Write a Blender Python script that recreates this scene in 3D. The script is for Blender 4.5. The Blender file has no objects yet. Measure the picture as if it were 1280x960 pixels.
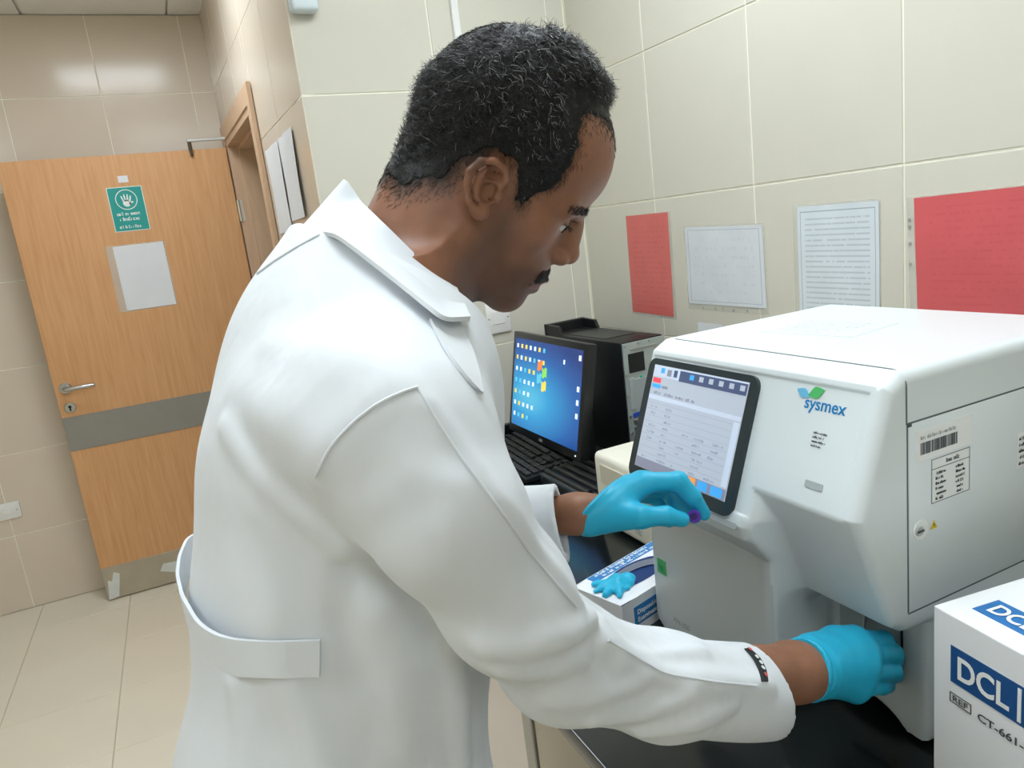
import bpy, bmesh, math, random
import numpy as np
from mathutils import Vector, Matrix

scene = bpy.context.scene
COL = scene.collection

# ------------------------------------------------------------------ camera
CAM_H = 1.556
FPX = 916.73
CAM_YAW, CAM_PITCH, CAM_ROLL = math.radians(23.716), math.radians(12.107), math.radians(-7.009)
_cy, _sy, _cp, _sp = math.cos(CAM_YAW), math.sin(CAM_YAW), math.cos(CAM_PITCH), math.sin(CAM_PITCH)
CF = np.array([_sy * _cp, _cy * _cp, -_sp])
_R = np.array([_cy, -_sy, 0.0])
_U = np.cross(_R, CF)
_c, _s = math.cos(CAM_ROLL), math.sin(CAM_ROLL)
CR = _c * _R + _s * _U
CU = -_s * _R + _c * _U
CO = np.array([0.0, 0.0, CAM_H])
cam_data = bpy.data.cameras.new('camera')
cam = bpy.data.objects.new('camera', cam_data)
COL.objects.link(cam)
cam_data.sensor_fit = 'HORIZONTAL'
cam_data.sensor_width = 36.0
cam_data.lens = FPX / 1280.0 * 36.0
cam_data.clip_start = 0.02
cam_data.clip_end = 50
_m = Matrix.Identity(4)
for i in range(3):
    _m[i][0] = CR[i]; _m[i][1] = CU[i]; _m[i][2] = -CF[i]; _m[i][3] = CO[i]
cam.matrix_world = _m
scene.camera = cam


def P(px, py, d):
    """photo pixel + distance along the view axis -> point in the room"""
    return CO + d * (CF + CR * (px - 640) / FPX - CU * (py - 480) / FPX)


# ------------------------------------------------------------------ light and exposure
LAMP = 11.0          # strength of the ceiling light panels
world = bpy.data.worlds.new('world')
scene.world = world
world.use_nodes = True
world.node_tree.nodes['Background'].inputs[0].default_value = (0.8, 0.9, 1.0, 1)
world.node_tree.nodes['Background'].inputs[1].default_value = 0.4
scene.view_settings.view_transform = 'Standard'
scene.view_settings.look = 'None'
scene.view_settings.gamma = 1.0
scene.view_settings.use_curve_mapping = False
scene.view_settings.exposure = 0.34


# ------------------------------------------------------------------ helpers: colour, materials
def lin(c):
    return tuple(((v / 255.0) / 12.92 if v / 255.0 <= 0.04045 else ((v / 255.0 + 0.055) / 1.055) ** 2.4) for v in c)


def nd(nt, t, **kw):
    n = nt.nodes.new(t)
    for k, v in kw.items():
        setattr(n, k, v)
    return n


MATS = {}


def mat(name, rgb, rough=0.5, metal=0.0, spec=0.5, vary=0.0, vscale=6.0, bump=0.0, bscale=200.0, bdist=0.001,
        emit=None, estr=0.0, coat=0.0, sheen=0.0, sss=0.0, alpha=1.0, attr=None, stretch=None, trans=0.0):
    if name in MATS:
        return MATS[name]
    m = bpy.data.materials.new(name)
    m.use_nodes = True
    nt = m.node_tree
    b = nt.nodes['Principled BSDF']
    col = lin(rgb) + (1,)
    b.inputs['Base Color'].default_value = col
    b.inputs['Roughness'].default_value = rough
    b.inputs['Metallic'].default_value = metal
    b.inputs['Specular IOR Level'].default_value = spec
    b.inputs['Coat Weight'].default_value = coat
    b.inputs['Sheen Weight'].default_value = sheen
    b.inputs['Alpha'].default_value = alpha
    b.inputs['Transmission Weight'].default_value = trans
    if sss:
        b.inputs['Subsurface Weight'].default_value = sss
        b.inputs['Subsurface Radius'].default_value = (0.012, 0.005, 0.003)
        b.inputs['Subsurface Scale'].default_value = 0.6
    if emit:
        b.inputs['Emission Color'].default_value = lin(emit) + (1,)
        b.inputs['Emission Strength'].default_value = estr
    tc = None
    if vary or bump:
        tc = nd(nt, 'ShaderNodeTexCoord')
        mp = nd(nt, 'ShaderNodeMapping')
        nt.links.new(tc.outputs['Object'], mp.inputs['Vector'])
        if stretch:
            mp.inputs['Scale'].default_value = stretch
    src = None
    if attr:
        a = nd(nt, 'ShaderNodeVertexColor', layer_name=attr)
        src = a.outputs['Color']
    if vary:
        nz = nd(nt, 'ShaderNodeTexNoise')
        nz.inputs['Scale'].default_value = vscale
        nz.inputs['Detail'].default_value = 5
        nt.links.new(mp.outputs['Vector'], nz.inputs['Vector'])
        mx = nd(nt, 'ShaderNodeMix', data_type='RGBA', blend_type='MULTIPLY')
        rr = nd(nt, 'ShaderNodeMapRange')
        rr.inputs['From Min'].default_value = 0.3
        rr.inputs['From Max'].default_value = 0.7
        rr.inputs['To Min'].default_value = 1 - vary
        rr.inputs['To Max'].default_value = 1.0
        nt.links.new(nz.outputs['Fac'], rr.inputs['Value'])
        mx.inputs['Factor'].default_value = 1
        if src is None:
            mx.inputs['A'].default_value = col
        else:
            nt.links.new(src, mx.inputs['A'])
        nt.links.new(rr.outputs['Result'], mx.inputs['B'])
        src = mx.outputs['Result']
    if src is not None:
        nt.links.new(src, b.inputs['Base Color'])
    if bump:
        n2 = nd(nt, 'ShaderNodeTexNoise')
        n2.inputs['Scale'].default_value = bscale
        n2.inputs['Detail'].default_value = 3
        nt.links.new(mp.outputs['Vector'], n2.inputs['Vector'])
        bp = nd(nt, 'ShaderNodeBump')
        bp.inputs['Strength'].default_value = bump
        bp.inputs['Distance'].default_value = bdist
        nt.links.new(n2.outputs['Fac'], bp.inputs['Height'])
        nt.links.new(bp.outputs['Normal'], b.inputs['Normal'])
    MATS[name] = m
    return m


def wood_mat(name, rgb1, rgb2):
    m = bpy.data.materials.new(name)
    m.use_nodes = True
    nt = m.node_tree
    b = nt.nodes['Principled BSDF']
    tc = nd(nt, 'ShaderNodeTexCoord')
    mp = nd(nt, 'ShaderNodeMapping')
    mp.inputs['Scale'].default_value = (22, 22, 1.3)
    nt.links.new(tc.outputs['Object'], mp.inputs['Vector'])
    nz = nd(nt, 'ShaderNodeTexNoise')
    nz.inputs['Scale'].default_value = 3.0
    nz.inputs['Detail'].default_value = 8
    nz.inputs['Distortion'].default_value = 0.6
    nt.links.new(mp.outputs['Vector'], nz.inputs['Vector'])
    cr = nd(nt, 'ShaderNodeValToRGB')
    cr.color_ramp.elements[0].position = 0.3
    cr.color_ramp.elements[0].color = lin(rgb1) + (1,)
    cr.color_ramp.elements[1].position = 0.68
    cr.color_ramp.elements[1].color = lin(rgb2) + (1,)
    nt.links.new(nz.outputs['Fac'], cr.inputs['Fac'])
    nt.links.new(cr.outputs['Color'], b.inputs['Base Color'])
    b.inputs['Roughness'].default_value = 0.45
    MATS[name] = m
    return m


# ------------------------------------------------------------------ helpers: objects and mesh building
def props(o, label=None, cat=None, group=None, kind=None):
    if label: o['label'] = label
    if cat: o['category'] = cat
    if group: o['group'] = group
    if kind: o['kind'] = kind
    return o


def empty(name, loc=(0, 0, 0), rz=0.0):
    o = bpy.data.objects.new(name, None)
    o.empty_display_size = 0.05
    COL.objects.link(o)
    o.location = loc
    o.rotation_euler = (0, 0, rz)
    return o


def link(name, me, parent=None):
    o = bpy.data.objects.new(name, me)
    COL.objects.link(o)
    if parent is not None:
        o.parent = parent
    return o


class MB:
    """collects shapes into one mesh"""
    def __init__(self):
        self.bm = bmesh.new()

    def box(self, lo, hi, bev=0.0, seg=2, M=None):
        lo = Vector(lo); hi = Vector(hi)
        r = bmesh.ops.create_cube(self.bm, size=1.0)
        vs = r['verts']
        c = (lo + hi) / 2; s = hi - lo
        for v in vs:
            v.co = Vector((v.co.x * s.x, v.co.y * s.y, v.co.z * s.z)) + c
        if bev > 0:
            es = list({e for v in vs for e in v.link_edges})
            r2 = bmesh.ops.bevel(self.bm, geom=es, offset=bev, segments=seg, profile=0.5, affect='EDGES')
            vs = list({v for f in r2['faces'] for v in f.verts} | {v for v in vs if v.is_valid})
        if M is not None:
            for v in vs:
                if v.is_valid: v.co = M @ v.co
        return self

    def tube(self, pts, r, n=10, cap=True, closed=False):
        pts = [Vector(p) for p in pts]
        rs = r if isinstance(r, (list, tuple)) else [r] * len(pts)
        rings = []
        up = None
        for i, p in enumerate(pts):
            a = pts[max(i - 1, 0)]; b = pts[min(i + 1, len(pts) - 1)]
            if closed:
                a = pts[i - 1]; b = pts[(i + 1) % len(pts)]
            t = (b - a).normalized()
            if up is None:
                up = Vector((0, 0, 1)) if abs(t.z) < 0.9 else Vector((1, 0, 0))
            x = t.cross(up)
            if x.length < 1e-6: x = t.cross(Vector((1, 0, 0)))
            x.normalize()
            y = x.cross(t).normalized()
            up = y
            rings.append([self.bm.verts.new(p + (x * math.cos(2 * math.pi * k / n) + y * math.sin(2 * math.pi * k / n)) * rs[i]) for k in range(n)])
        m = len(rings)
        for i in range(m if closed else m - 1):
            A = rings[i]; B = rings[(i + 1) % m]
            for k in range(n):
                self.bm.faces.new((A[k], A[(k + 1) % n], B[(k + 1) % n], B[k]))
        if cap and not closed:
            self.bm.faces.new(rings[0][::-1]); self.bm.faces.new(rings[-1])
        return self

    def cyl(self, c, axis, r, d, n=20, r2=None, bev=0.0):
        c = Vector(c); axis = Vector(axis).normalized()
        a = c - axis * d / 2; b = c + axis * d / 2
        r2 = r if r2 is None else r2
        if bev:
            self.tube([a, a + axis * 1e-5, a + axis * bev, b - axis * bev, b - axis * 1e-5, b], [r - bev, r - bev, r, r2, r2 - bev, r2 - bev], n)
        else:
            self.tube([a, b], [r, r2], n)
        return self

    def prism(self, pts, ext, M=None):
        """pts: 3D polygon (planar), ext: extrusion vector"""
        ext = Vector(ext)
        A = [self.bm.verts.new(Vector(p)) for p in pts]
        B = [self.bm.verts.new(Vector(p) + ext) for p in pts]
        n = len(A)
        f1 = self.bm.faces.new(A); f2 = self.bm.faces.new(B[::-1])
        for i in range(n):
            self.bm.faces.new((A[i], B[i], B[(i + 1) % n], A[(i + 1) % n]))
        return self

    def grid(self, fn, nu, nv, thick=0.0):
        """fn(u,v) -> point; sheet, optionally solidified by its normal"""
        V = [[Vector(fn(i / nu, j / nv)) for j in range(nv + 1)] for i in range(nu + 1)]
        def add(off):
            return [[self.bm.verts.new(V[i][j] + off(i, j)) for j in range(nv + 1)] for i in range(nu + 1)]
        def nor(i, j):
            a = V[min(i + 1, nu)][j] - V[max(i - 1, 0)][j]
            b = V[i][min(j + 1, nv)] - V[i][max(j - 1, 0)]
            c = a.cross(b)
            return c.normalized() if c.length > 1e-9 else Vector((0, 0, 1))
        T = add(lambda i, j: Vector((0, 0, 0)))
        for i in range(nu):
            for j in range(nv):
                self.bm.faces.new((T[i][j], T[i + 1][j], T[i + 1][j + 1], T[i][j + 1]))
        if thick:
            Bk = add(lambda i, j: nor(i, j) * -thick)
            for i in range(nu):
                for j in range(nv):
                    self.bm.faces.new((Bk[i][j + 1], Bk[i + 1][j + 1], Bk[i + 1][j], Bk[i][j]))
            for i in range(nu):
                self.bm.faces.new((T[i][0], Bk[i][0], Bk[i + 1][0], T[i + 1][0]))
                self.bm.faces.new((T[i + 1][nv], Bk[i + 1][nv], Bk[i][nv], T[i][nv]))
            for j in range(nv):
                self.bm.faces.new((T[0][j + 1], Bk[0][j + 1], Bk[0][j], T[0][j]))
                self.bm.faces.new((T[nu][j], Bk[nu][j], Bk[nu][j + 1], T[nu][j + 1]))
        return self

    def build(self, name, material, parent=None, smooth=False, fix=True):
        me = bpy.data.meshes.new(name)
        if fix:
            bmesh.ops.recalc_face_normals(self.bm, faces=self.bm.faces)
        self.bm.to_mesh(me)
        self.bm.free()
        if smooth:
            me.polygons.foreach_set('use_smooth', [True] * len(me.polygons))
            try:
                me.set_sharp_from_angle(angle=math.radians(40))
            except Exception:
                pass
        for m in (material if isinstance(material, (list, tuple)) else [material]):
            me.materials.append(m)
        return link(name, me, parent)


def text_mesh(txt, size, offset=0.0, extrude=0.0002, space=1.0):
    cu = bpy.data.curves.new('lettering', 'FONT')
    cu.body = txt
    cu.size = size
    cu.offset = offset
    cu.extrude = extrude
    cu.space_character = space
    cu.align_x = 'LEFT'
    cu.align_y = 'BOTTOM_BASELINE'
    cu.resolution_u = 4
    o = bpy.data.objects.new('lettering', cu)
    COL.objects.link(o)
    dg = bpy.context.evaluated_depsgraph_get()
    me = bpy.data.meshes.new_from_object(o.evaluated_get(dg))
    bpy.data.objects.remove(o)
    bpy.data.curves.remove(cu)
    return me


def text_on(name, txt, org, right, up, height, material, parent, offset=0.0, width=None, space=1.0, lift=0.0006, shear=0.0):
    """lettering on a surface: org = lower left corner in the parent's frame, cap height in metres"""
    me = text_mesh(txt, 1.0, offset, 0.0005, space)
    n = len(me.vertices)
    co = np.zeros(n * 3); me.vertices.foreach_get('co', co); co = co.reshape(-1, 3)
    h = 0.7
    s = height / h
    w0 = co[:, 0].max() - co[:, 0].min()
    sx = s if width is None else width / w0
    co[:, 0] -= co[:, 0].min()
    x = co[:, 0] * sx + shear * co[:, 1] * s; y = co[:, 1] * s; z = co[:, 2] * 0.3 + lift
    r = np.array(Vector(right).normalized()); u = np.array(Vector(up).normalized()); k = np.cross(r, u)
    out = np.array(org)[None] + x[:, None] * r + y[:, None] * u + z[:, None] * k
    me.vertices.foreach_set('co', out.ravel())
    me.materials.append(material)
    me.name = name
    return link(name, me, parent)


def patch(name, org, right, up, w, h, material, parent=None, t=0.0006, lift=0.0, bev=0.0):
    """flat thin rectangle lying on a surface"""
    r = Vector(right).normalized(); u = Vector(up).normalized(); k = r.cross(u)
    o = Vector(org) + k * lift
    mb = MB()
    if bev:
        pts = []
        for cx, cy, a0 in ((w - bev, h - bev, 0), (bev, h - bev, 90), (bev, bev, 180), (w - bev, bev, 270)):
            for i in range(6):
                a = math.radians(a0 + i * 18)
                pts.append(o + r * (cx + bev * math.cos(a)) + u * (cy + bev * math.sin(a)))
    else:
        pts = [o, o + r * w, o + r * w + u * h, o + u * h]
    mb.prism(pts, k * t)
    return mb.build(name, material, parent)


# ------------------------------------------------------------------ helpers: sculpting with distance fields
def smin(a, b, k):
    h = np.clip(0.5 + 0.5 * (b - a) / k, 0, 1)
    return b * (1 - h) + a * h - k * h * (1 - h)


def smax(a, b, k):
    return -smin(-a, -b, k)


def d_sphere(p, c, r):
    return np.linalg.norm(p - np.asarray(c), axis=1) - r


def d_ell(p, c, r, M=None):
    q = p - np.asarray(c)
    if M is not None:
        q = q @ M            # columns of M = ellipsoid axes
    r = np.asarray(r, float)
    k0 = np.linalg.norm(q / r, axis=1)
    k1 = np.linalg.norm(q / (r * r), axis=1)
    return k0 * (k0 - 1) / np.maximum(k1, 1e-9)


def d_cap(p, a, b, r1, r2=None):
    a = np.asarray(a, float); b = np.asarray(b, float)
    r2 = r1 if r2 is None else r2
    ba = b - a
    pa = p - a
    t = np.clip(pa @ ba / (ba @ ba), 0, 1)
    return np.linalg.norm(pa - t[:, None] * ba, axis=1) - (r1 + (r2 - r1) * t)


def d_chain(p, pts, rs, k):
    d = None
    for i in range(len(pts) - 1):
        e = d_cap(p, pts[i], pts[i + 1], rs[i], rs[i + 1])
        d = e if d is None else smin(d, e, k)
    return d


def d_box(p, c, half, r=0.0, M=None):
    q = p - np.asarray(c)
    if M is not None:
        q = q @ M
    q = np.abs(q) - (np.asarray(half) - r)
    return np.linalg.norm(np.maximum(q, 0), axis=1) + np.minimum(q.max(axis=1), 0) - r


def d_poly(x, y, pts):
    """signed distance to a 2D polygon"""
    pts = np.asarray(pts, float)
    n = len(pts)
    d = np.full(x.shape, 1e9)
    s = np.ones(x.shape)
    for i in range(n):
        j = i - 1
        ex, ey = pts[j] - pts[i]
        wx = x - pts[i, 0]; wy = y - pts[i, 1]
        t = np.clip((wx * ex + wy * ey) / (ex * ex + ey * ey), 0, 1)
        bx = wx - ex * t; by = wy - ey * t
        d = np.minimum(d, bx * bx + by * by)
        c1 = y >= pts[i, 1]; c2 = y < pts[j, 1]; c3 = ex * wy > ey * wx
        fl = (c1 & c2 & c3) | (~c1 & ~c2 & ~c3)
        s = np.where(fl, -s, s)
    return s * np.sqrt(d)


def evalc(fn, p, chunk=300000):
    out = np.empty(len(p))
    for i in range(0, len(p), chunk):
        out[i:i + chunk] = fn(p[i:i + chunk])
    return out


def surfnet(fn, lo, hi, vox, name, material, parent=None, slack=1.6, color=None, newton=1, B=8, nrm=True):
    lo = np.asarray(lo, float); hi = np.asarray(hi, float)
    nb = np.ceil((hi - lo) / (vox * B)).astype(int)
    gi = np.stack(np.meshgrid(*[np.arange(k) for k in nb], indexing='ij'), -1).reshape(-1, 3)
    cen = lo + (gi + 0.5) * vox * B
    d = evalc(fn, cen)
    act = gi[np.abs(d) < vox * B * 0.87 * slack]
    off = np.stack(np.meshgrid(*[np.arange(B + 1)] * 3, indexing='ij'), -1).reshape(-1, 3)
    na = len(act)
    base = act * B
    vals = np.empty((na, (B + 1) ** 3))
    for i in range(0, na, 300):
        pts = lo + (base[i:i + 300, None, :] + off[None]) * vox
        vals[i:i + 300] = evalc(fn, pts.reshape(-1, 3)).reshape(-1, (B + 1) ** 3)
    V = vals.reshape(na, B + 1, B + 1, B + 1)
    S = V < 0
    N = nb * B + 2
    def cid(c):
        return (c[..., 0].astype(np.int64) * N[1] + c[..., 1]) * N[2] + c[..., 2]
    cnt = np.zeros((na, B, B, B), int)
    for a in (0, 1):
        for b in (0, 1):
            for c in (0, 1):
                cnt += S[:, a:a + B, b:b + B, c:c + B]
    mix = (cnt > 0) & (cnt < 8)
    bi, ci, cj, ck = np.nonzero(mix)
    acc = np.zeros((len(bi), 3)); num = np.zeros(len(bi))
    corners = [(a, b, c) for a in (0, 1) for b in (0, 1) for c in (0, 1)]
    for q in range(8):
        for w in range(q + 1, 8):
            A = np.array(corners[q]); Bc = np.array(corners[w])
            if np.abs(A - Bc).sum() != 1: continue
            va = V[bi, ci + A[0], cj + A[1], ck + A[2]]; vb = V[bi, ci + Bc[0], cj + Bc[1], ck + Bc[2]]
            cr = (va < 0) != (vb < 0)
            t = np.where(cr, va / np.where(cr, va - vb, 1), 0)
            acc += np.where(cr[:, None], A + (Bc - A) * t[:, None], 0)
            num += cr
    cell = base[bi] + np.stack([ci, cj, ck], -1)
    pos = lo + (cell + acc / np.maximum(num, 1)[:, None]) * vox
    ids = cid(cell)
    order = np.argsort(ids)
    ids = ids[order]; pos = pos[order]
    quads = []
    for ax in range(3):
        u, v = (ax + 1) % 3, (ax + 2) % 3
        sl0 = [slice(0, B)] * 3
        sl1 = list(sl0); sl1[ax] = slice(1, B + 1)
        s0 = S[(slice(None),) + tuple(sl0)]; s1 = S[(slice(None),) + tuple(sl1)]
        bi, ci, cj, ck = np.nonzero(s0 != s1)
        g = base[bi] + np.stack([ci, cj, ck], -1)
        flip = s0[bi, ci, cj, ck]
        q = []
        ok = np.ones(len(g), bool)
        for du, dv in ((-1, -1), (0, -1), (0, 0), (-1, 0)):
            c = g.copy(); c[:, u] += du; c[:, v] += dv
            k = cid(c)
            j = np.searchsorted(ids, k)
            j = np.minimum(j, len(ids) - 1)
            ok &= (ids[j] == k) & (c.min(axis=1) >= 0)
            q.append(j)
        q = np.stack(q, -1)
        q = np.where(flip[:, None], q, q[:, ::-1])
        quads.append(q[ok])
    quads = np.concatenate(quads)
    e = vox * 0.25
    def grad(p, f0):
        g = np.empty_like(p)
        for a in range(3):
            o = np.zeros(3); o[a] = e
            g[:, a] = (evalc(fn, p + o) - f0) / e
        return g
    for it in range(newton):
        f0 = evalc(fn, pos)
        g = grad(pos, f0)
        gg = np.maximum((g * g).sum(1), 0.05)
        st = -(f0 / gg)[:, None] * g
        L = np.linalg.norm(st, axis=1)
        st *= np.minimum(1, vox * 0.6 / np.maximum(L, 1e-9))[:, None]
        pos = pos + st
    me = bpy.data.meshes.new(name)
    me.vertices.add(len(pos)); me.vertices.foreach_set('co', pos.ravel())
    me.loops.add(quads.size); me.loops.foreach_set('vertex_index', quads.ravel().astype(np.int32))
    me.polygons.add(len(quads))
    me.polygons.foreach_set('loop_start', np.arange(0, quads.size, 4, dtype=np.int32))
    me.polygons.foreach_set('use_smooth', np.ones(len(quads), bool))
    me.update(calc_edges=True)
    if nrm:
        g = grad(pos, evalc(fn, pos))
        g /= np.maximum(np.linalg.norm(g, axis=1), 1e-9)[:, None]
        me.normals_split_custom_set_from_vertices(g.tolist())
    if color is not None:
        ca = me.color_attributes.new('Col', 'FLOAT_COLOR', 'POINT')
        c = color(pos)
        ca.data.foreach_set('color', np.concatenate([c, np.ones((len(c), 1))], 1).astype(np.float32).ravel())
    for m in (material if isinstance(material, (list, tuple)) else [material]):
        me.materials.append(m)
    return link(name, me, parent)


# ================================================================== THE ROOM
XR, YB, YF, ZC = 1.307, 2.209, 4.106, 2.736
XL, YN = -2.2, -1.8
M_grout = mat('tile_grout', (250, 247, 230), 0.8, vary=0.03, vscale=3)
M_tile = mat('wall_tile_glaze', (221, 217, 203), 0.16, spec=0.4, vary=0.05, vscale=2.0)
M_tile2 = mat('wall_tile_glaze_warm', (226, 212, 194), 0.16, spec=0.4, vary=0.05, vscale=2.0)
M_ftile = mat('floor_tile_glaze', (240, 232, 213), 0.25, spec=0.4, vary=0.05, vscale=2.5)
M_fgrout = mat('floor_grout', (196, 184, 160), 0.85)
M_ceil = mat('ceiling_board', (243, 241, 238), 0.9, vary=0.03)
M_ceilbar = mat('ceiling_rail', (225, 223, 220), 0.6)
M_white_plastic = mat('white_plastic', (240, 240, 238), 0.35)
M_paint = mat('plain_wall_paint', (226, 218, 200), 0.7)

_tilecache = {}


def tile_mesh(w, h, t, m):
    key = (round(w, 4), round(h, 4), t, m.name)
    if key not in _tilecache:
        mb = MB()
        b = 0.0012
        # slab with a softened front rim, front at +z
        A = [(0, 0), (w, 0), (w, h), (0, h)]
        Bv = [(b, b), (w - b, b), (w - b, h - b), (b, h - b)]
        lo = [mb.bm.verts.new((x, y, 0)) for x, y in A]
        mid = [mb.bm.verts.new((x, y, t - b)) for x, y in A]
        top = [mb.bm.verts.new((x, y, t)) for x, y in Bv]
        mb.bm.faces.new(top)
        for i in range(4):
            j = (i + 1) % 4
            mb.bm.faces.new((lo[i], lo[j], mid[j], mid[i]))
            mb.bm.faces.new((mid[i], mid[j], top[j], top[i]))
        me = bpy.data.meshes.new('tile')
        mb.bm.to_mesh(me); mb.bm.free()
        me.materials.append(m)
        _tilecache[key] = me
    return _tilecache[key]


def tile_plane(parent, org, ux, uy, lines_u, lines_v, m, t=0.0022, g=0.0042, holes=()):
    """tiles between the given grout lines; org + u*ux + v*uy, front along ux x uy"""
    ux = Vector(ux).normalized(); uy = Vector(uy).normalized(); uz = ux.cross(uy)
    M = Matrix.Identity(4)
    for i in range(3):
        M[i][0] = ux[i]; M[i][1] = uy[i]; M[i][2] = uz[i]
    for a, b in zip(lines_u[:-1], lines_u[1:]):
        for c, d in zip(lines_v[:-1], lines_v[1:]):
            rects = [(a, b, c, d)]
            for (h0, h1, k0, k1) in holes:
                nr = []
                for (p, q, r, s) in rects:
                    if q <= h0 or p >= h1 or s <= k0 or r >= k1:
                        nr.append((p, q, r, s)); continue
                    if p < h0: nr.append((p, h0, r, s))
                    if q > h1: nr.append((h1, q, r, s))
                    pp, qq = max(p, h0), min(q, h1)
                    if r < k0: nr.append((pp, qq, r, k0))
                    if s > k1: nr.append((pp, qq, k1, s))
                rects = nr
            for (p, q, r, s) in rects:
                w, h = q - p - g, s - r - g
                if w < 0.01 or h < 0.01: continue
                o = link('tile', tile_mesh(w, h, t, m), parent)
                loc = Vector(org) + ux * (p + g / 2) + uy * (r + g / 2)
                MM = M.copy(); MM.translation = loc
                o.matrix_local = MM


def lines(a, b, start, step=0.4):
    out = [a]
    k = math.ceil((a - start) / step + 1e-6)
    while start + k * step < b - 1e-6:
        if start + k * step - a > 0.012: out.append(start + k * step)
        k += 1
    out.append(b)
    return out


def wall(name, lo, hi, m=None):
    o = MB().box(lo, hi).build(name, m or M_grout)
    props(o, kind='structure')
    return o


ZL = lines(0, ZC, 1.18)
w = wall('wall_right', (XR + 0.0022, YN, 0), (XR + 0.12, YB + 0.12, ZC))
tile_plane(w, (XR + 0.0022, 0, 0), (0, -1, 0), (0, 0, 1), [-v for v in lines(YN, YB, 0.999)][::-1], ZL, M_tile)
w = wall('wall_back', (0.437, YB + 0.0022, 0), (XR + 0.0022, YB + 0.12, ZC))
tile_plane(w, (0, YB + 0.0022, 0), (1, 0, 0), (0, 0, 1), lines(0.437, XR, 0.844), ZL, M_tile)
w = wall('wall_far', (XL, YF + 0.0022, 0), (1.5, YF + 0.12, ZC))
tile_plane(w, (0, YF + 0.0022, 0), (1, 0, 0), (0, 0, 1), lines(XL, 0.40, -0.515), ZL, M_tile2)

# partition with the doorway: runs from (0.437, YB) to (0.385, YF), a little out of square
PT_A = Vector((0.437, YB, 0)); PT_B = Vector((0.387, YF, 0))
pt_dir = (PT_B - PT_A).normalized(); PT_L = (PT_B - PT_A).length
pt_n = Vector((-pt_dir.y, pt_dir.x, 0))     # towards the room (-x)
D0, D1, DZ = 0.86, 1.735, 2.12              # doorway along the partition, and its head


def pt(s, z, off=0.0):
    v = PT_A + pt_dir * s + pt_n * off
    return Vector((v.x, v.y, z))


mb = MB()
TH = 0.15
for s0, s1, z0, z1 in ((0, D0, 0, ZC), (D1, PT_L, 0, ZC), (D0, D1, DZ, ZC)):
    mb.prism([pt(s0, z0, -0.0022), pt(s1, z0, -0.0022), pt(s1, z1, -0.0022), pt(s0, z1, -0.0022)], -pt_n * TH)
w = mb.build('wall_partition', M_grout)
props(w, kind='structure')
tile_plane(w, tuple(pt(PT_L, 0, -0.0022)), tuple(-pt_dir), (0, 0, 1),
           [PT_L - v for v in lines(0, PT_L, 0.0)][::-1], ZL, M_tile2, holes=((PT_L - D1, PT_L - D0, 0, DZ),))
wall('wall_left', (XL - 0.12, YN, 0), (XL, YF + 0.12, ZC), M_paint)
wall('wall_front', (XL, YN - 0.12, 0), (XR + 0.12, YN, ZC), M_paint)
wall('wall_corridor', (1.5, YB + 0.12, 0), (1.6, YF + 0.12, ZC), M_paint)

f = MB().box((XL - 0.12, YN - 0.12, -0.1), (1.6, YF + 0.12, -0.0022)).build('floor', M_fgrout)
props(f, kind='structure')
tile_plane(f, (0, 0, -0.0022), (1, 0, 0), (0, 1, 0), lines(XL, 1.5, -0.474), lines(YN, YF, 3.0), M_ftile, g=0.003)
c = MB().box((XL - 0.12, YN - 0.12, ZC + 0.012), (1.6, YF + 0.12, ZC + 0.1)).build('ceiling', M_ceilbar)
props(c, kind='structure')

# ceiling lights sit in some of the ceiling cells
CX = [XL + 0.1 + 0.6 * i for i in range(6)] + [XR]
CYs = lines(YN, YF, 2.65, 0.6)
M_lamp = mat('lamp_diffuser', (255, 255, 255), 0.5, emit=(236, 247, 255), estr=LAMP)
lampcells = [(-0.36, 2.65), (-0.10, 0.30), (-0.36, -1.55), (-1.56, 0.30), (0.60, 0.9)]  # panel above the analyser is added, an unseen lamp lighting from the wall side
lamp_names = {(-0.36, 2.65): 'flush square ceiling light panel above the open wooden door',
              (-0.10, 0.30): 'flush square ceiling light panel above the man in the white coat',
              (-0.36, -1.55): 'flush square ceiling light panel at the near end of the room',
              (-1.56, 2.65): 'flush square ceiling light panel by the far tiled wall and plain side wall',
              (-1.56, 0.30): 'flush square ceiling light panel over the middle of the plain side wall',
              (0.60, 0.9): 'added flush square ceiling light panel above the white analyser, giving light from the wall side'}
panels = []
xs = lines(XL, XR, -0.96, 0.6)
ys = lines(YN, YF, 2.65, 0.6)
for a, b in zip(xs[:-1], xs[1:]):
    for e, g_ in zip(ys[:-1], ys[1:]):
        o = MB().box((a + 0.006, e + 0.006, ZC), (b - 0.006, g_ - 0.006, ZC + 0.012)).build('ceiling_panel', M_ceil, c)
for (x, y) in lampcells:
    t = empty('ceiling_light', (x, y, ZC - 0.03))
    props(t, lamp_names[(x, y)], 'ceiling light', 'flush ceiling light panels')
    fr = MB()
    for lo, hi in (((0, 0, 0), (0.6, 0.02, 0.03)), ((0, 0.58, 0), (0.6, 0.6, 0.03)), ((0, 0.02, 0), (0.02, 0.58, 0.03)), ((0.58, 0.02, 0), (0.6, 0.58, 0.03))):
        fr.box(lo, hi)
    fr.build('frame', M_white_plastic, t)
    MB().box((0.02, 0.02, 0.006), (0.58, 0.58, 0.028)).build('diffuser', M_lamp, t)

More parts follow.
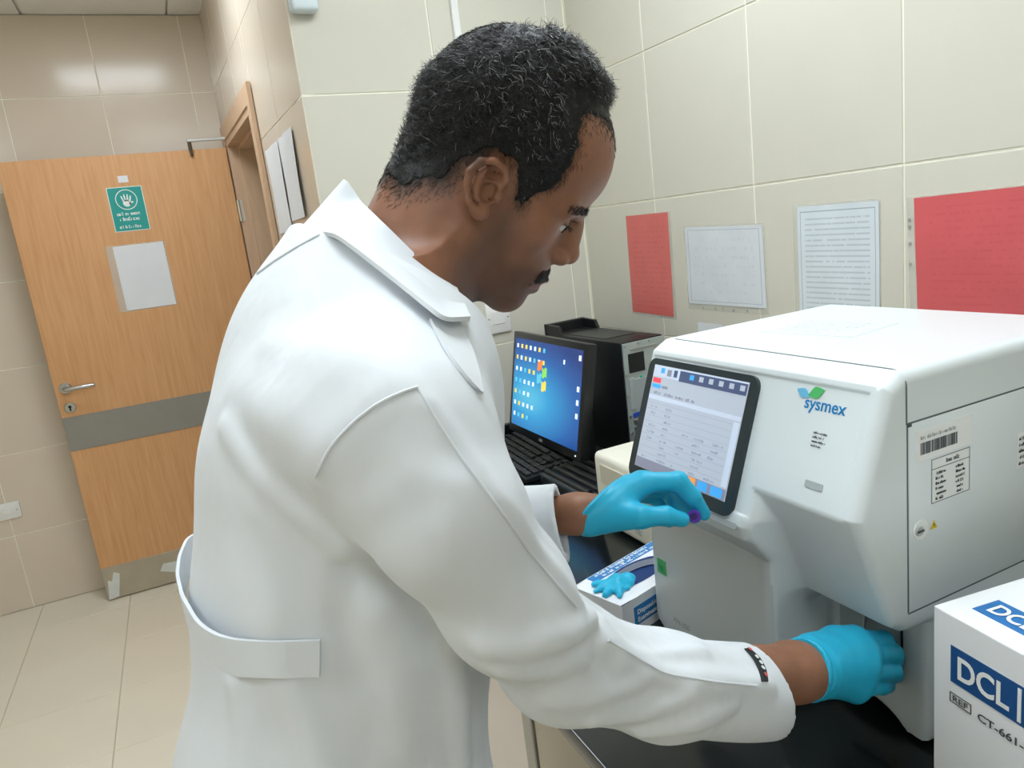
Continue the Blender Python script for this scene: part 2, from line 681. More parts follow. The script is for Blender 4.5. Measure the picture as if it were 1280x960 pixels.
# ------------------------------------------------------------------ door, frame
M_door = wood_mat('door_veneer', (212, 156, 104), (224, 172, 122))
M_frame = mat('door_frame_wood', (214, 180, 148), 0.5, vary=0.12, vscale=8, stretch=(6, 6, 1))
M_steel = mat('brushed_steel', (190, 190, 188), 0.3, metal=1.0)
M_gstrip = mat('grey_laminate', (150, 146, 138), 0.45, vary=0.08, vscale=14)
M_kick = mat('kick_plate', (190, 180, 160), 0.4, metal=0.3, vary=0.12, vscale=10)
M_torn = mat('torn_paper', (226, 230, 226), 0.8, vary=0.1, vscale=30)

fr = MB()
j = 0.07
for s0, s1, z0, z1 in ((D0 - j, D0, 0, DZ + j), (D1, D1 + j, 0, DZ + j), (D0, D1, DZ, DZ + j)):
    fr.prism([pt(s0, z0, 0.018), pt(s1, z0, 0.018), pt(s1, z1, 0.018), pt(s0, z1, 0.018)], -pt_n * 0.015)
for s0, s1, z0, z1 in ((D0, D0 + 0.03, 0, DZ), (D1 - 0.03, D1, 0, DZ), (D0 + 0.03, D1 - 0.03, DZ - 0.03, DZ)):
    fr.prism([pt(s0, z0, 0.012), pt(s1, z0, 0.012), pt(s1, z1, 0.012), pt(s0, z1, 0.012)], -pt_n * 0.18)
for s0, s1, z0, z1 in ((D0 + 0.03, D0 + 0.045, 0, DZ - 0.03), (D1 - 0.045, D1 - 0.03, 0, DZ - 0.03), (D0 + 0.045, D1 - 0.045, DZ - 0.045, DZ - 0.03)):
    fr.prism([pt(s0, z0, -0.04), pt(s1, z0, -0.04), pt(s1, z1, -0.04), pt(s0, z1, -0.04)], -pt_n * 0.128)
o = fr.build('trim_1', M_frame)
props(o, kind='structure')

# leaf: its own frame, x from the free edge (0) to the hinge (0.95), front at y=0
dr = empty('door_1', (-0.572, 3.915, 0.006))
props(dr, kind='structure')
DW, DH = 0.945, 2.08
MB().box((0, 0, 0), (DW, 0.04, DH), 0.002, 1).build('leaf', M_door, dr)
MB().box((0.001, -0.003, 0.765), (DW - 0.001, 0, 0.928), 0.001, 1).build('push_band', M_gstrip, dr)
kp = MB().box((0.001, -0.003, 0.0), (DW - 0.001, 0, 0.165), 0.001, 1).build('kick_plate', M_kick, dr)
rnd = random.Random(4)


def blob(cx, cz, rx, rz, n=16, jag=0.35):
    pts = []
    for i in range(n):
        a = 2 * math.pi * i / n
        r = 1 + rnd.uniform(-jag, jag)
        pts.append((cx + rx * r * math.cos(a), -0.0036, cz + rz * r * math.sin(a)))
    return pts


MB().prism([(0.004, -0.0034, 0.0), (0.05, -0.0034, 0.006), (0.062, -0.0034, 0.06), (0.075, -0.0034, 0.12), (0.05, -0.0034, 0.135),
            (0.035, -0.0034, 0.09), (0.018, -0.0034, 0.1), (0.012, -0.0034, 0.05)], (0, -0.0006, 0)).build('torn_paper', M_torn, kp)
MB().prism([(0.25, -0.0034, 0.075), (0.33, -0.0034, 0.045), (0.36, -0.0034, 0.07), (0.45, -0.0034, 0.05), (0.5, -0.0034, 0.09), (0.44, -0.0034, 0.12),
            (0.36, -0.0034, 0.125), (0.34, -0.0034, 0.105), (0.27, -0.0034, 0.11)], (0, -0.0006, 0)).build('torn_paper', M_torn, kp)
hd = MB().cyl((0.045, -0.004, 1.065), (0, 1, 0), 0.026, 0.008, 24, bev=0.002).build('handle_rose', M_steel, dr, True)
MB().tube([(0.045, -0.008, 1.065), (0.045, -0.045, 1.065), (0.05, -0.054, 1.065), (0.06, -0.057, 1.065), (0.165, -0.057, 1.065), (0.172, -0.055, 1.065)],
          [0.010, 0.010, 0.010, 0.010, 0.010, 0.007], 14).build('lever', M_steel, hd, True)
ky = MB().cyl((0.045, -0.004, 0.972), (0, 1, 0), 0.024, 0.008, 24, bev=0.002).build('lock_rose', M_steel, dr, True)
kh = MB().cyl((0.045, -0.0086, 0.976), (0, 1, 0), 0.007, 0.001, 12)
kh.box((0.0415, -0.0091, 0.957), (0.0485, -0.0081, 0.976))
kh.build('keyhole', mat('keyhole_black', (25, 25, 25), 0.6), ky)
for z in (0.25, 1.78):
    hg = MB()
    hg.cyl((DW + 0.008, -0.006, z), (0, 0, 1), 0.007, 0.1, 12)
    hg.box((DW + 0.004, -0.004, z - 0.05), (DW + 0.03, -0.001, z + 0.05))
    hg.build('hinge', mat('hinge_steel', (222, 214, 200), 0.4, metal=0.6), dr, True)
# overhead closer: bracket on the leaf, arm to the frame
clm = mat('closer_silver', (205, 203, 198), 0.4, metal=0.4)
M_iron = mat('dark_iron', (92, 76, 62), 0.5, metal=0.5)
cl = MB().box((0.781, -0.02, 2.05), (0.793, -0.001, 2.085), 0.003, 1).build('closer_bracket', M_iron, dr)
MB().tube([(0.787, -0.015, 2.115), (0.787, -0.015, 2.075)], 0.009, 10).build('closer_pivot', M_iron, cl, True)
MB().box((0.775, -0.03, 2.112), (0.965, -0.016, 2.126), 0.003, 1).build('closer_arm', clm, cl)

# safety sign, sheet and label on the leaf
M_teal = mat('teal_print', (30, 158, 150), 0.35)
M_whitep = mat('white_print', (238, 244, 242), 0.5)
M_paper = mat('paper_white', (232, 234, 238), 0.6, vary=0.03, vscale=12)
DY = 3.915 - 0.0008
sg = empty('safety_sign', (-0.176, DY, 1.743))
props(sg, 'teal safety notice with a white palm in a ring, stuck on the wooden door', 'sign')
patch('sign_plate', (0, 0, 0), (1, 0, 0), (0, 0, 1), 0.148, 0.2, M_whitep, sg)
patch('sign_field', (0.003, -0.0007, 0.003), (1, 0, 0), (0, 0, 1), 0.142, 0.194, M_teal, sg)
mb = MB()
rc = (0.074, 0.142)
mb.tube([(rc[0] + 0.044 * math.cos(a), -0.0016, rc[1] + 0.044 * math.sin(a)) for a in [2 * math.pi * i / 40 for i in range(40)]], 0.0022, 6, closed=True)
mb.build('ring', M_whitep, sg)
mb = MB()
hp = []
hx, hz = rc[0], rc[1] - 0.004
mb.prism([(hx + 0.017 * math.cos(a), -0.0014, hz - 0.012 + 0.016 * math.sin(a)) for a in [2 * math.pi * i / 20 for i in range(20)]], (0, -0.0006, 0))
for fx, ang, ln in ((-0.013, 14, 0.026), (-0.0045, 4, 0.032), (0.0045, -5, 0.031), (0.013, -16, 0.025)):
    a = math.radians(90 + ang)
    d_ = Vector((math.cos(a), 0, math.sin(a))); n_ = Vector((-d_.z, 0, d_.x))
    b_ = Vector((hx + fx, -0.0014, hz - 0.004))
    w_ = 0.0036
    mb.prism([b_ - n_ * w_, b_ + n_ * w_, b_ + d_ * ln + n_ * w_ * 0.7, b_ + d_ * (ln + 0.002), b_ + d_ * ln - n_ * w_ * 0.7], (0, -0.0006, 0))
b_ = Vector((hx + 0.010, -0.0014, hz - 0.018)); d_ = Vector((0.8, 0, 0.6)); n_ = Vector((-0.6, 0, 0.8))
mb.prism([b_ - n_ * 0.005, b_ + n_ * 0.005, b_ + d_ * 0.02 + n_ * 0.003, b_ + d_ * 0.02 - n_ * 0.003], (0, -0.0006, 0))
mb.build('palm_pictogram', M_whitep, sg)


def scrawl(parent, org, right, up, w, h, m, seed, name='lettering', words=3):
    """lines of print too small to read: a row of short uneven strokes"""
    r_ = random.Random(seed)
    right = Vector(right).normalized(); up = Vector(up).normalized(); k = right.cross(up)
    mb = MB(); x = 0
    while x < w - h * 0.5:
        cw = h * r_.uniform(0.35, 0.75)
        if r_.random() < 0.16:
            x += h * 0.5; continue
        a = Vector(org) + right * x
        hh = h * r_.choice([0.62, 0.65, 0.95])
        bw = h * 0.17
        kind = r_.randrange(3)
        mb.prism([a, a + right * bw, a + right * bw + up * hh, a + up * hh], k * 0.0004)
        if kind > 0:
            mb.prism([a + up * (hh - bw), a + right * cw * 0.8 + up * (hh - bw), a + right * cw * 0.8 + up * hh, a + up * hh], k * 0.0005)
        if kind == 1:
            mb.prism([a, a + right * cw * 0.8, a + right * cw * 0.8 + up * bw, a + up * bw], k * 0.0005)
        if kind == 2:
            mb.prism([a + right * (cw * 0.8 - bw), a + right * cw * 0.8, a + right * cw * 0.8 + up * hh, a + right * (cw * 0.8 - bw) + up * hh], k * 0.0005)
        x += cw
    return mb.build(name, m, parent)


scrawl(sg, (0.022, -0.0015, 0.072), (1, 0, 0), (0, 0, 1), 0.106, 0.017, M_whitep, 1)
scrawl(sg, (0.030, -0.0015, 0.048), (1, 0, 0), (0, 0, 1), 0.09, 0.017, M_whitep, 2)
scrawl(sg, (0.022, -0.0015, 0.014), (1, 0, 0), (0, 0, 1), 0.106, 0.014, M_whitep, 3)
o = patch('paper_label', (-0.118, DY, 1.962), (1, 0, 0), (0, 0, 1), 0.042, 0.03, M_paper)
props(o, 'tiny blank white label stuck above the teal notice on the door', 'label')
sh = empty('notice_sheet', (-0.233, DY, 1.378))
props(sh, 'white paper sheet in a clear sleeve taped to the wooden door below the teal notice', 'paper')
M_sleeve = mat('clear_sleeve', (240, 238, 228), 0.2, alpha=0.3)
patch('sleeve', (0, 0, 0), (1, 0, 0), (0, 0, 1), 0.25, 0.306, M_sleeve, sh)
patch('sheet', (0.03, -0.0008, 0.004), (1, 0, 0), (0, 0, 1), 0.215, 0.298, M_paper, sh)

# socket on the far wall
def socket(name, org, right, w, h, label, kind='socket', rockers=1):
    t = empty(name, org)
    props(t, label, kind)
    r = Vector(right); n = r.cross(Vector((0, 0, 1)))
    Mx = Matrix.Identity(4)
    for i in range(3):
        Mx[i][0] = r[i]; Mx[i][1] = -n[i]; Mx[i][2] = (0, 0, 1)[i]
    MB().box((0, -0.009, 0), (w, 0, h), 0.002, 2, M=Mx).build('plate', M_white_plastic, t, True)
    for i in range(rockers):
        x0 = w * (0.22 + 0.56 * i / max(rockers, 1)); x1 = x0 + w * 0.56 / max(rockers, 1) - 0.002
        MB().box((x0, -0.0115, h * 0.3), (x1, -0.009, h * 0.72), 0.001, 1, M=Mx).build('rocker', M_white_plastic, t)
    for x0 in (0.1, 0.9):
        MB().cyl(Mx @ Vector((w * x0, -0.0095, h / 2)), n, 0.003, 0.002, 10).build('screw', mat('screw_grey', (170, 170, 168), 0.4, metal=0.6), t)
    return t


socket('wall_socket', (-1.005, YF, 0.47), (1, 0, 0), 0.145, 0.082, 'white double wall socket low on the far tiled wall beside the open door', 'socket', 2)
socket('light_switch', (0.905, YB, 1.218), (1, 0, 0), 0.085, 0.098, 'white square switch plate on the tiled back wall above the monitor', 'switch', 1)
o = MB().box((0.918, YB - 0.014, 1.317), (0.941, YB, ZC), 0.002, 1).build('cable_trunking', M_white_plastic)
props(o, 'slim white cable trunking running up the tiled back wall behind the man', 'trunking')
wb = empty('wall_dispenser', (0.442, YB, 2.19))
props(wb, 'pale bluish plastic box mounted high beside the corner of the tiled back wall', 'wall box')
Mpb = mat('pale_blue_plastic', (222, 234, 240), 0.3)
MB().box((0.0, -0.05, 0.0), (0.075, 0.0, 0.2), 0.012, 3).build('body', Mpb, wb, True)
MB().box((0.012, -0.056, 0.05), (0.063, -0.049, 0.18), 0.003, 2).build('cover', Mpb, wb, True)

# paper sheets on the partition
def wall_sheet(name, s0, s1, z0, z1, label, curl=0.0, m=None, off=0.004):
    def fn(u, v):
        s = s0 + (s1 - s0) * u
        z = z0 + (z1 - z0) * v
        q = off + curl * (1 - u) ** 3 * (0.4 + 0.6 * (1 - v))
        return pt(s, z, q + 0.0015 * math.sin(9 * u + 4 * v))
    o = MB().grid(fn, 14, 14, 0.0006).build(name, m or M_paper, None, True)
    props(o, label, 'paper')
    return o


wall_sheet('notice_paper', 0.46, 0.72, 1.63, 1.93, 'white notice sheet on the narrow wall beside the door frame')
wall_sheet('notice_paper', 0.19, 0.44, 1.66, 1.93, 'white notice sheet with a curling edge hanging by the wall corner', 0.006, M_paper, 0.004)

# ------------------------------------------------------------------ posters on the right wall
def poster_mat(name, base, ink, rows, dens, frame=None, seed=0.0, cols=1, fade=0.5):
    """printed sheet, generated from its own 0..1 coordinates"""
    m = bpy.data.materials.new(name); m.use_nodes = True
    nt = m.node_tree; b = nt.nodes['Principled BSDF']
    tc = nd(nt, 'ShaderNodeTexCoord'); sep = nd(nt, 'ShaderNodeSeparateXYZ')
    nt.links.new(tc.outputs['UV'], sep.inputs[0])
    def math_(op, a, b_=None, c_=None):
        n = nd(nt, 'ShaderNodeMath', operation=op)
        for i, v in enumerate((a, b_, c_)):
            if v is None: continue
            if isinstance(v, (int, float)): n.inputs[i].default_value = v
            else: nt.links.new(v, n.inputs[i])
        return n.outputs[0]
    x, y = sep.outputs[0], sep.outputs[1]
    row = math_('MULTIPLY', y, rows)
    fr_ = math_('FRACT', row)
    band = math_('LESS_THAN', math_('ABSOLUTE', math_('SUBTRACT', fr_, 0.5)), 0.17)
    nz = nd(nt, 'ShaderNodeTexNoise')
    cmb = nd(nt, 'ShaderNodeCombineXYZ')
    nt.links.new(math_('MULTIPLY', x, 28.0), cmb.inputs[0])
    nt.links.new(math_('MULTIPLY', math_('FLOOR', row), 3.7), cmb.inputs[1])
    cmb.inputs[2].default_value = seed
    nt.links.new(cmb.outputs[0], nz.inputs['Vector'])
    nz.inputs['Scale'].default_value = 1.0
    words = math_('GREATER_THAN', nz.outputs['Fac'], 1 - dens)
    inx = math_('LESS_THAN', math_('ABSOLUTE', math_('SUBTRACT', x, 0.5)), 0.40)
    iny = math_('LESS_THAN', math_('ABSOLUTE', math_('SUBTRACT', y, 0.48)), 0.43)
    k = math_('MULTIPLY', math_('MULTIPLY', band, words), math_('MULTIPLY', inx, iny))
    k = math_('MULTIPLY', k, fade)
    if frame:
        ax = math_('ABSOLUTE', math_('SUBTRACT', x, 0.5)); ay = math_('ABSOLUTE', math_('SUBTRACT', y, 0.5))
        mxx = math_('MAXIMUM', ax, ay)
        e = math_('LESS_THAN', math_('ABSOLUTE', math_('SUBTRACT', mxx, 0.458)), 0.004)
        k = math_('MAXIMUM', k, math_('MULTIPLY', e, frame))
    n2 = nd(nt, 'ShaderNodeTexNoise'); n2.inputs['Scale'].default_value = 3.5; n2.inputs['Detail'].default_value = 4
    nt.links.new(tc.outputs['UV'], n2.inputs['Vector'])
    mr = nd(nt, 'ShaderNodeMapRange'); mr.inputs['To Min'].default_value = 0.9; mr.inputs['To Max'].default_value = 1.06
    nt.links.new(n2.outputs['Fac'], mr.inputs['Value'])
    mx = nd(nt, 'ShaderNodeMix', data_type='RGBA')
    mx.inputs['A'].default_value = lin(base) + (1,); mx.inputs['B'].default_value = lin(ink) + (1,)
    nt.links.new(k, mx.inputs['Factor'])
    m2 = nd(nt, 'ShaderNodeMix', data_type='RGBA', blend_type='MULTIPLY'); m2.inputs['Factor'].default_value = 1
    nt.links.new(mx.outputs['Result'], m2.inputs['A']); nt.links.new(mr.outputs['Result'], m2.inputs['B'])
    nt.links.new(m2.outputs['Result'], b.inputs['Base Color'])
    b.inputs['Roughness'].default_value = 0.22
    b.inputs['Specular IOR Level'].default_value = 0.4
    return m


def uv_sheet(name, TL, TR, BR, BL, m, parent, lift, wav=0.0025, seed=0, thick=0.0005):
    """slightly wavy sheet on the right wall; corners as (y, z)"""
    r_ = random.Random(seed)
    ph = [r_.uniform(0, 6) for _ in range(4)]
    n = 12
    verts = []; faces = []; uvs = []
    for side in (0, 1):
        for i in range(n + 1):
            for j in range(n + 1):
                u, v = i / n, j / n
                a = np.array(BL) * (1 - u) + np.array(BR) * u
                b = np.array(TL) * (1 - u) + np.array(TR) * u
                q = a * (1 - v) + b * v
                l = lift + wav * (0.6 + 0.4 * math.sin(5 * u + ph[0]) * math.sin(4 * v + ph[1]) + 0.3 * math.sin(9 * v + ph[2] + 3 * u))
                verts.append((XR - l + side * thick, q[0], q[1]))
    N = (n + 1) ** 2
    for i in range(n):
        for j in range(n):
            a = i * (n + 1) + j
            faces.append((a, a + n + 1, a + n + 2, a + 1))
            faces.append((N + a, N + a + 1, N + a + n + 2, N + a + n + 1))
    ring = [i * (n + 1) for i in range(n + 1)] + [n * (n + 1) + j for j in range(1, n + 1)] + [i * (n + 1) + n for i in range(n - 1, -1, -1)] + [j for j in range(n - 1, 0, -1)]
    for q in range(len(ring)):
        a, b = ring[q], ring[(q + 1) % len(ring)]
        faces.append((b, a, N + a, N + b))
    me = bpy.data.meshes.new(name)
    me.from_pydata(verts, [], faces)
    uvl = me.uv_layers.new(name='UVMap')
    for lp in me.loops:
        k = lp.vertex_index % N
        uvl.data[lp.index].uv = ((k // (n + 1)) / n, (k % (n + 1)) / n)
    me.polygons.foreach_set('use_smooth', [k < 2 * n * n for k in range(len(me.polygons))])
    me.set_sharp_from_angle(angle=math.radians(40))
    me.materials.append(m)
    return link(name, me, parent)


M_hole = mat('punched_hole', (150, 148, 138), 0.8)


def poster(label, TL, TR, BR, BL, m, sleeve, seed, holes=None, name='wall_poster'):
    ctr = ((TL[0] + BR[0]) / 2, (TL[1] + BR[1]) / 2)
    t = empty(name, (XR, ctr[0], BL[1]))
    props(t, label, 'poster')
    bpy.context.view_layer.update()
    def child(o):
        o.parent = t
        o.matrix_parent_inverse = Matrix.Translation(t.location).inverted()
        return o
    dl, dr_, db, dt = sleeve
    child(uv_sheet('sleeve', (TL[0] + dl, TL[1] + dt), (TR[0] - dr_, TR[1] + dt), (BR[0] - dr_, BR[1] - db), (BL[0] + dl, BL[1] - db), M_sleeve, None, 0.0006, 0.0006, seed))
    child(uv_sheet('print', TL, TR, BR, BL, m, None, 0.0012, 0.0012, seed))
    if holes:
        for (y, z) in holes:
            child(MB().cyl((XR - 0.0030, y, z), (1, 0, 0), 0.003, 0.0006, 10).build('punch_hole', M_hole))
    return t


red = poster_mat('red_print', (226, 116, 110), (204, 92, 88), 20, 0.5, seed=1.3, fade=0.3)
red2 = poster_mat('red_print_large', (222, 102, 106), (204, 84, 90), 16, 0.5, seed=4.1, fade=0.25)
wp1 = poster_mat('white_form_print', (226, 230, 236), (150, 162, 180), 9, 0.42, frame=0.55, seed=7.7, fade=0.12)
wp2 = poster_mat('white_list_print', (224, 232, 238), (120, 134, 150), 26, 0.62, frame=0.6, seed=2.2, fade=0.3)
poster('red A4 notice in a clear sleeve on the wall nearest the room corner', (1.948, 1.542), (1.739, 1.54), (1.745, 1.241), (1.955, 1.245), red, (0.004, 0.012, 0.008, 0.002), 1)
poster('white landscape form in a punched sleeve on the wall next to the small red notice', (1.668, 1.494), (1.376, 1.486), (1.374, 1.284), (1.670, 1.284), wp1, (0.006, 0.006, 0.016, 0.004), 2,
       holes=[(1.61, 1.274), (1.56, 1.274), (1.53, 1.275), (1.49, 1.274), (1.44, 1.275)])
poster('white sheet with a long printed list between the white form and the large red notice', (1.265, 1.520), (1.053, 1.517), (1.055, 1.217), (1.269, 1.217), wp2, (0.014, 0.003, 0.004, 0.004), 3)
poster('large red notice in a punched sleeve on the wall behind the white analyser', (0.977, 1.515), (0.67, 1.52), (0.665, 1.296), (0.969, 1.296), red2, (0.016, 0.006, 0.005, 0.002), 4,
       holes=[(0.985, 1.475), (0.985, 1.462), (0.985, 1.43), (0.984, 1.39)])
o = patch('paper_label', (XR, 1.64, 1.195), (0, -1, 0), (0, 0, 1), 0.1, 0.036, M_paper)
props(o, 'small blank white label on the wall tiles below the white form', 'label')

# ------------------------------------------------------------------ worktop and cabinets
ZT = 0.856
XCF = 0.386
M_black = mat('black_granite', (20, 26, 27), 0.14, spec=0.5, vary=0.35, vscale=120)
M_cab = mat('cabinet_beige', (196, 186, 166), 0.45, vary=0.04)
M_cabw = mat('cabinet_cream', (236, 226, 220), 0.45, vary=0.03)
M_alu = mat('aluminium_edge', (170, 168, 162), 0.4, metal=0.6)
wt = empty('worktop', (0.85, 0.2, ZT - 0.03))
props(wt, 'long black polished stone worktop along the tiled wall', 'worktop')
MB().box((XCF - 0.85, YN - 0.2 + 0.002, 0.0), (XR - 0.85 - 0.001, YB - 0.2 - 0.001, 0.03), 0.004, 2).build('slab', M_black, wt, True)
props(MB().box((0.437, YB - 0.022, ZT + 0.0005), (XR - 0.001, YB - 0.001, ZT + 0.055), 0.002, 1).build('trim_2', M_black), kind='structure')
props(MB().box((XR - 0.022, YN + 0.01, ZT + 0.0005), (XR - 0.001, YB - 0.023, ZT + 0.055), 0.002, 1).build('trim_3', M_black), kind='structure')
cabs = [(-1.78, -0.95, M_cab, 'beige base cabinet under the worktop, nearest the front wall'),
        (-0.95, 0.03, M_cab, 'beige base cabinet under the worktop before the white carton'),
        (0.03, 1.067, M_cab, 'beige base cabinet under the worktop below the white analyser'),
        (1.112, 2.19, M_cabw, 'pale cream base cabinet under the worktop below the monitor')]
for a, b, m, lb in cabs:
    t = empty('base_cabinet', (0.43, a, 0.0)); props(t, lb, 'cabinet', 'base cabinets')
    L = b - a
    MB().box((0.02, 0.002, 0.08), (0.86, L - 0.002, ZT - 0.032)).build('carcass', m, t)
    MB().box((0.05, 0.002, 0.0), (0.85, L - 0.002, 0.08)).build('plinth', M_alu, t)
    for k in range(2):
        y0 = 0.003 + k * L / 2; y1 = y0 + L / 2 - 0.006
        d_ = MB().box((0.0, y0, 0.09), (0.019, y1, ZT - 0.036), 0.0015, 1).build('cabinet_door', m, t)
        yh = y1 - 0.05 if k == 0 else y0 + 0.05
        MB().tube([(0.0, yh, 0.56), (-0.025, yh, 0.56), (-0.028, yh, 0.565), (-0.028, yh, 0.675), (-0.025, yh, 0.68), (0.0, yh, 0.68)], 0.005, 8).build('handle', M_steel, d_, True)
t = MB().box((0.425, 1.069, 0.0), (1.29, 1.110, ZT - 0.032), 0.002, 1).build('end_post', M_alu)
props(t, 'grey upright panel between the beige and the cream base cabinet', 'panel')

# ================================================================== THINGS ON THE WORKTOP
def adopt(o, parent):
    """parent a shape built in room coordinates, keeping its place"""
    bpy.context.view_layer.update()
    o.parent = parent
    o.matrix_parent_inverse = parent.matrix_world.inverted()
    return o


# ------------------------------------------------------------------ blood analyser
M_mach = mat('machine_white', (227, 234, 235), 0.28, spec=0.45)
M_machg = mat('machine_grey', (176, 182, 182), 0.35)
M_bezel = mat('bezel_charcoal', (44, 56, 60), 0.3)
M_seam = mat('seam_shadow_gap', (96, 104, 106), 0.7)
M_ink = mat('ink_dark', (70, 76, 80), 0.6)
M_label = mat('label_stock', (244, 246, 244), 0.4)
MY0, MY1 = 0.535, 0.968
an = empty('blood_analyser', (0.85, 0.75, ZT))
props(an, 'white benchtop blood analyser with a tilted touch screen on the black worktop', 'analyser')


def extr(p, poly, y0, y1, r):
    a = d_poly(p[:, 0], p[:, 2], poly) + r
    b = np.abs(p[:, 1] - (y0 + y1) / 2) - (y1 - y0) / 2 + r
    return np.minimum(np.maximum(a, b), 0) + np.hypot(np.maximum(a, 0), np.maximum(b, 0)) - r


PL_LEFT = [(0.80, 0.862), (0.80, 1.3505), (0.70, 1.3505), (0.673, 1.3365), (0.603, 1.140), (0.607, 1.122), (0.641, 1.085), (0.637, 0.862)]
PL_R = [(1.06, 0.862), (1.06, 1.351), (0.70, 1.351), (0.673, 1.337), (0.622, 1.195), (0.680, 1.045), (0.700, 1.032), (0.742, 1.030), (0.740, 0.862)]
FT = np.array([0.673, 0, 1.337]); FD = np.array([-0.070, 0, -0.197]); FD /= np.linalg.norm(FD)
FN = np.array([FD[2], 0, -FD[0]])          # outward normal of the tilted fascia
FM = np.stack([np.array([0, -1.0, 0]), -FD, FN], 1)


def f_machine(p):
    a = extr(p, PL_LEFT, 0.690, MY1, 0.014)
    b = extr(p, PL_R, MY0, MY1, 0.014)
    # wide soft blend only where the left block meets the undercut on the right
    w = np.clip(1 - np.abs(p[:, 1] - 0.69) / 0.07, 0, 1) * np.clip((1.19 - p[:, 2]) / 0.04, 0, 1) * np.clip((0.76 - p[:, 0]) / 0.03, 0, 1)
    d = smin(a, b, 0.0004 + 0.05 * w)
    d = np.maximum(d, 0.8615 - p[:, 2])
    # big radius on the lower left corner
    R_ = 0.045
    qy = p[:, 1] - (MY1 - R_); qz = (0.862 + R_) - p[:, 2]
    cn = np.where((qy > 0) & (qz > 0), np.hypot(qy, qz) - R_, -1.0)
    d = smax(d, cn, 0.004)
    # arch cut out of the skirt
    q = (p[:, 1] - 0.628) / 1.5
    arch = np.hypot(q, p[:, 2] - 0.842) - 0.040
    arch = np.maximum(arch, p[:, 0] - 0.86)
    d = smax(d, -arch, 0.012)
    # inset fascia
    ins = d_box(p, FT + FD * 0.1 + np.array([0, 0.7555, 0]) + FN * 0.006, (0.200, 0.092, 0.0082), 0.003, FM)
    d = smax(d, -ins, 0.003)
    return d


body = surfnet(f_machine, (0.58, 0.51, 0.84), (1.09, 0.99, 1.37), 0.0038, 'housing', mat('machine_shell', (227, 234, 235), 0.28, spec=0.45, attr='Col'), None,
               color=lambda p: np.where(((p[:, 0] < 0.70) & (p[:, 2] < 1.118) & (p[:, 1] > 0.692))[:, None], np.array([lin((208, 214, 214))]), np.array([lin((227, 234, 235))])))  # lower left front coloured greyer: its shade is put into the colour
adopt(body, an)


def fas(y, s, n=0.0):
    """point on the tilted fascia: y across, s down from its upper edge"""
    q = FT + FD * s + FN * n
    return Vector((q[0], y, q[2]))


RT = Vector((0, -1, 0)); UPF = Vector(tuple(-FD))


def rrect(y1, y0, s0, s1, r, n, k=6):
    pts = []
    for cy, cs, a0 in ((y0 + r, s0 + r, 0), (y1 - r, s0 + r, 90), (y1 - r, s1 - r, 180), (y0 + r, s1 - r, 270)):
        for i in range(k + 1):
            a = math.radians(a0 + 90 * i / k)
            pts.append(fas(cy - r * math.cos(a), cs - r * math.sin(a), n))
    return pts


def fasrect(name, y1, y0, s0, s1, m, n, parent, t=0.0008, r=0.0):
    mb = MB()
    pts = rrect(y1, y0, s0, s1, r, n) if r else [fas(y1, s0, n), fas(y0, s0, n), fas(y0, s1, n), fas(y1, s1, n)]
    mb.prism(pts, Vector(tuple(FN)) * t)
    return adopt(mb.build(name, m), parent)


bz = fasrect('screen_bezel', 0.957, 0.718, 0.012, 0.203, M_bezel, -0.004, an, 0.0075, 0.016)
M_scr = mat('screen_page', (150, 158, 168), 0.12, emit=(190, 200, 216), estr=0.42)
M_scr_hd = mat('screen_head', (190, 200, 214), 0.12, emit=(180, 190, 210), estr=0.4)
M_scr_dk = mat('screen_toolbar', (70, 82, 110), 0.12, emit=(70, 80, 112), estr=0.5)
M_scr_or = mat('screen_orange', (226, 150, 80), 0.12, emit=(226, 140, 70), estr=0.5)
M_scr_bl = mat('screen_blue', (70, 160, 220), 0.12, emit=(60, 150, 220), estr=0.5)
M_scr_rd = mat('screen_red', (220, 80, 90), 0.12, emit=(220, 70, 80), estr=0.5)
M_scr_ln = mat('screen_rule', (150, 160, 176), 0.2, emit=(150, 160, 178), estr=0.35)
M_scr_gr = mat('screen_grey', (130, 134, 150), 0.12, emit=(126, 130, 150), estr=0.4)
ds = fasrect('display', 0.941, 0.733, 0.022, 0.184, M_scr, 0.0030, an, 0.0012)
N0 = 0.0042
fasrect('page_head', 0.940, 0.734, 0.0225, 0.040, M_scr_hd, N0, ds, 0.0003)
fasrect('toolbar', 0.876, 0.734, 0.0245, 0.0405, M_scr_dk, N0 + 0.0003, ds, 0.0003)
for i in range(6):
    y = 0.852 - i * 0.021
    fasrect('tool_icon', y, y - 0.009, 0.0275, 0.0350, M_scr_bl if i == 0 else M_scr, N0 + 0.0006, ds, 0.0003)
fasrect('page_icon', 0.922, 0.913, 0.0255, 0.0335, M_scr_bl, N0 + 0.0003, ds, 0.0003)
fasrect('page_icon', 0.906, 0.896, 0.0265, 0.0365, M_scr_gr, N0 + 0.0003, ds, 0.0003)
fasrect('page_icon', 0.890, 0.882, 0.0255, 0.036, M_scr_dk, N0 + 0.0003, ds, 0.0003)
fasrect('status_tag', 0.938, 0.918, 0.042, 0.0495, M_scr_rd, N0, ds, 0.0003)
fasrect('status_tag', 0.938, 0.916, 0.0515, 0.0575, M_scr_bl, N0, ds, 0.0003)
fasrect('status_tag', 0.913, 0.899, 0.0525, 0.0565, M_scr_gr, N0, ds, 0.0003)
for i in range(4):
    y = 0.930 - i * 0.026
    adopt(scrawl(None, fas(y, 0.0665, N0), RT, UPF, 0.021, 0.0042, M_scr_gr, 40 + i), ds)
fasrect('table_head', 0.940, 0.734, 0.069, 0.0755, M_scr_hd, N0, ds, 0.0003)
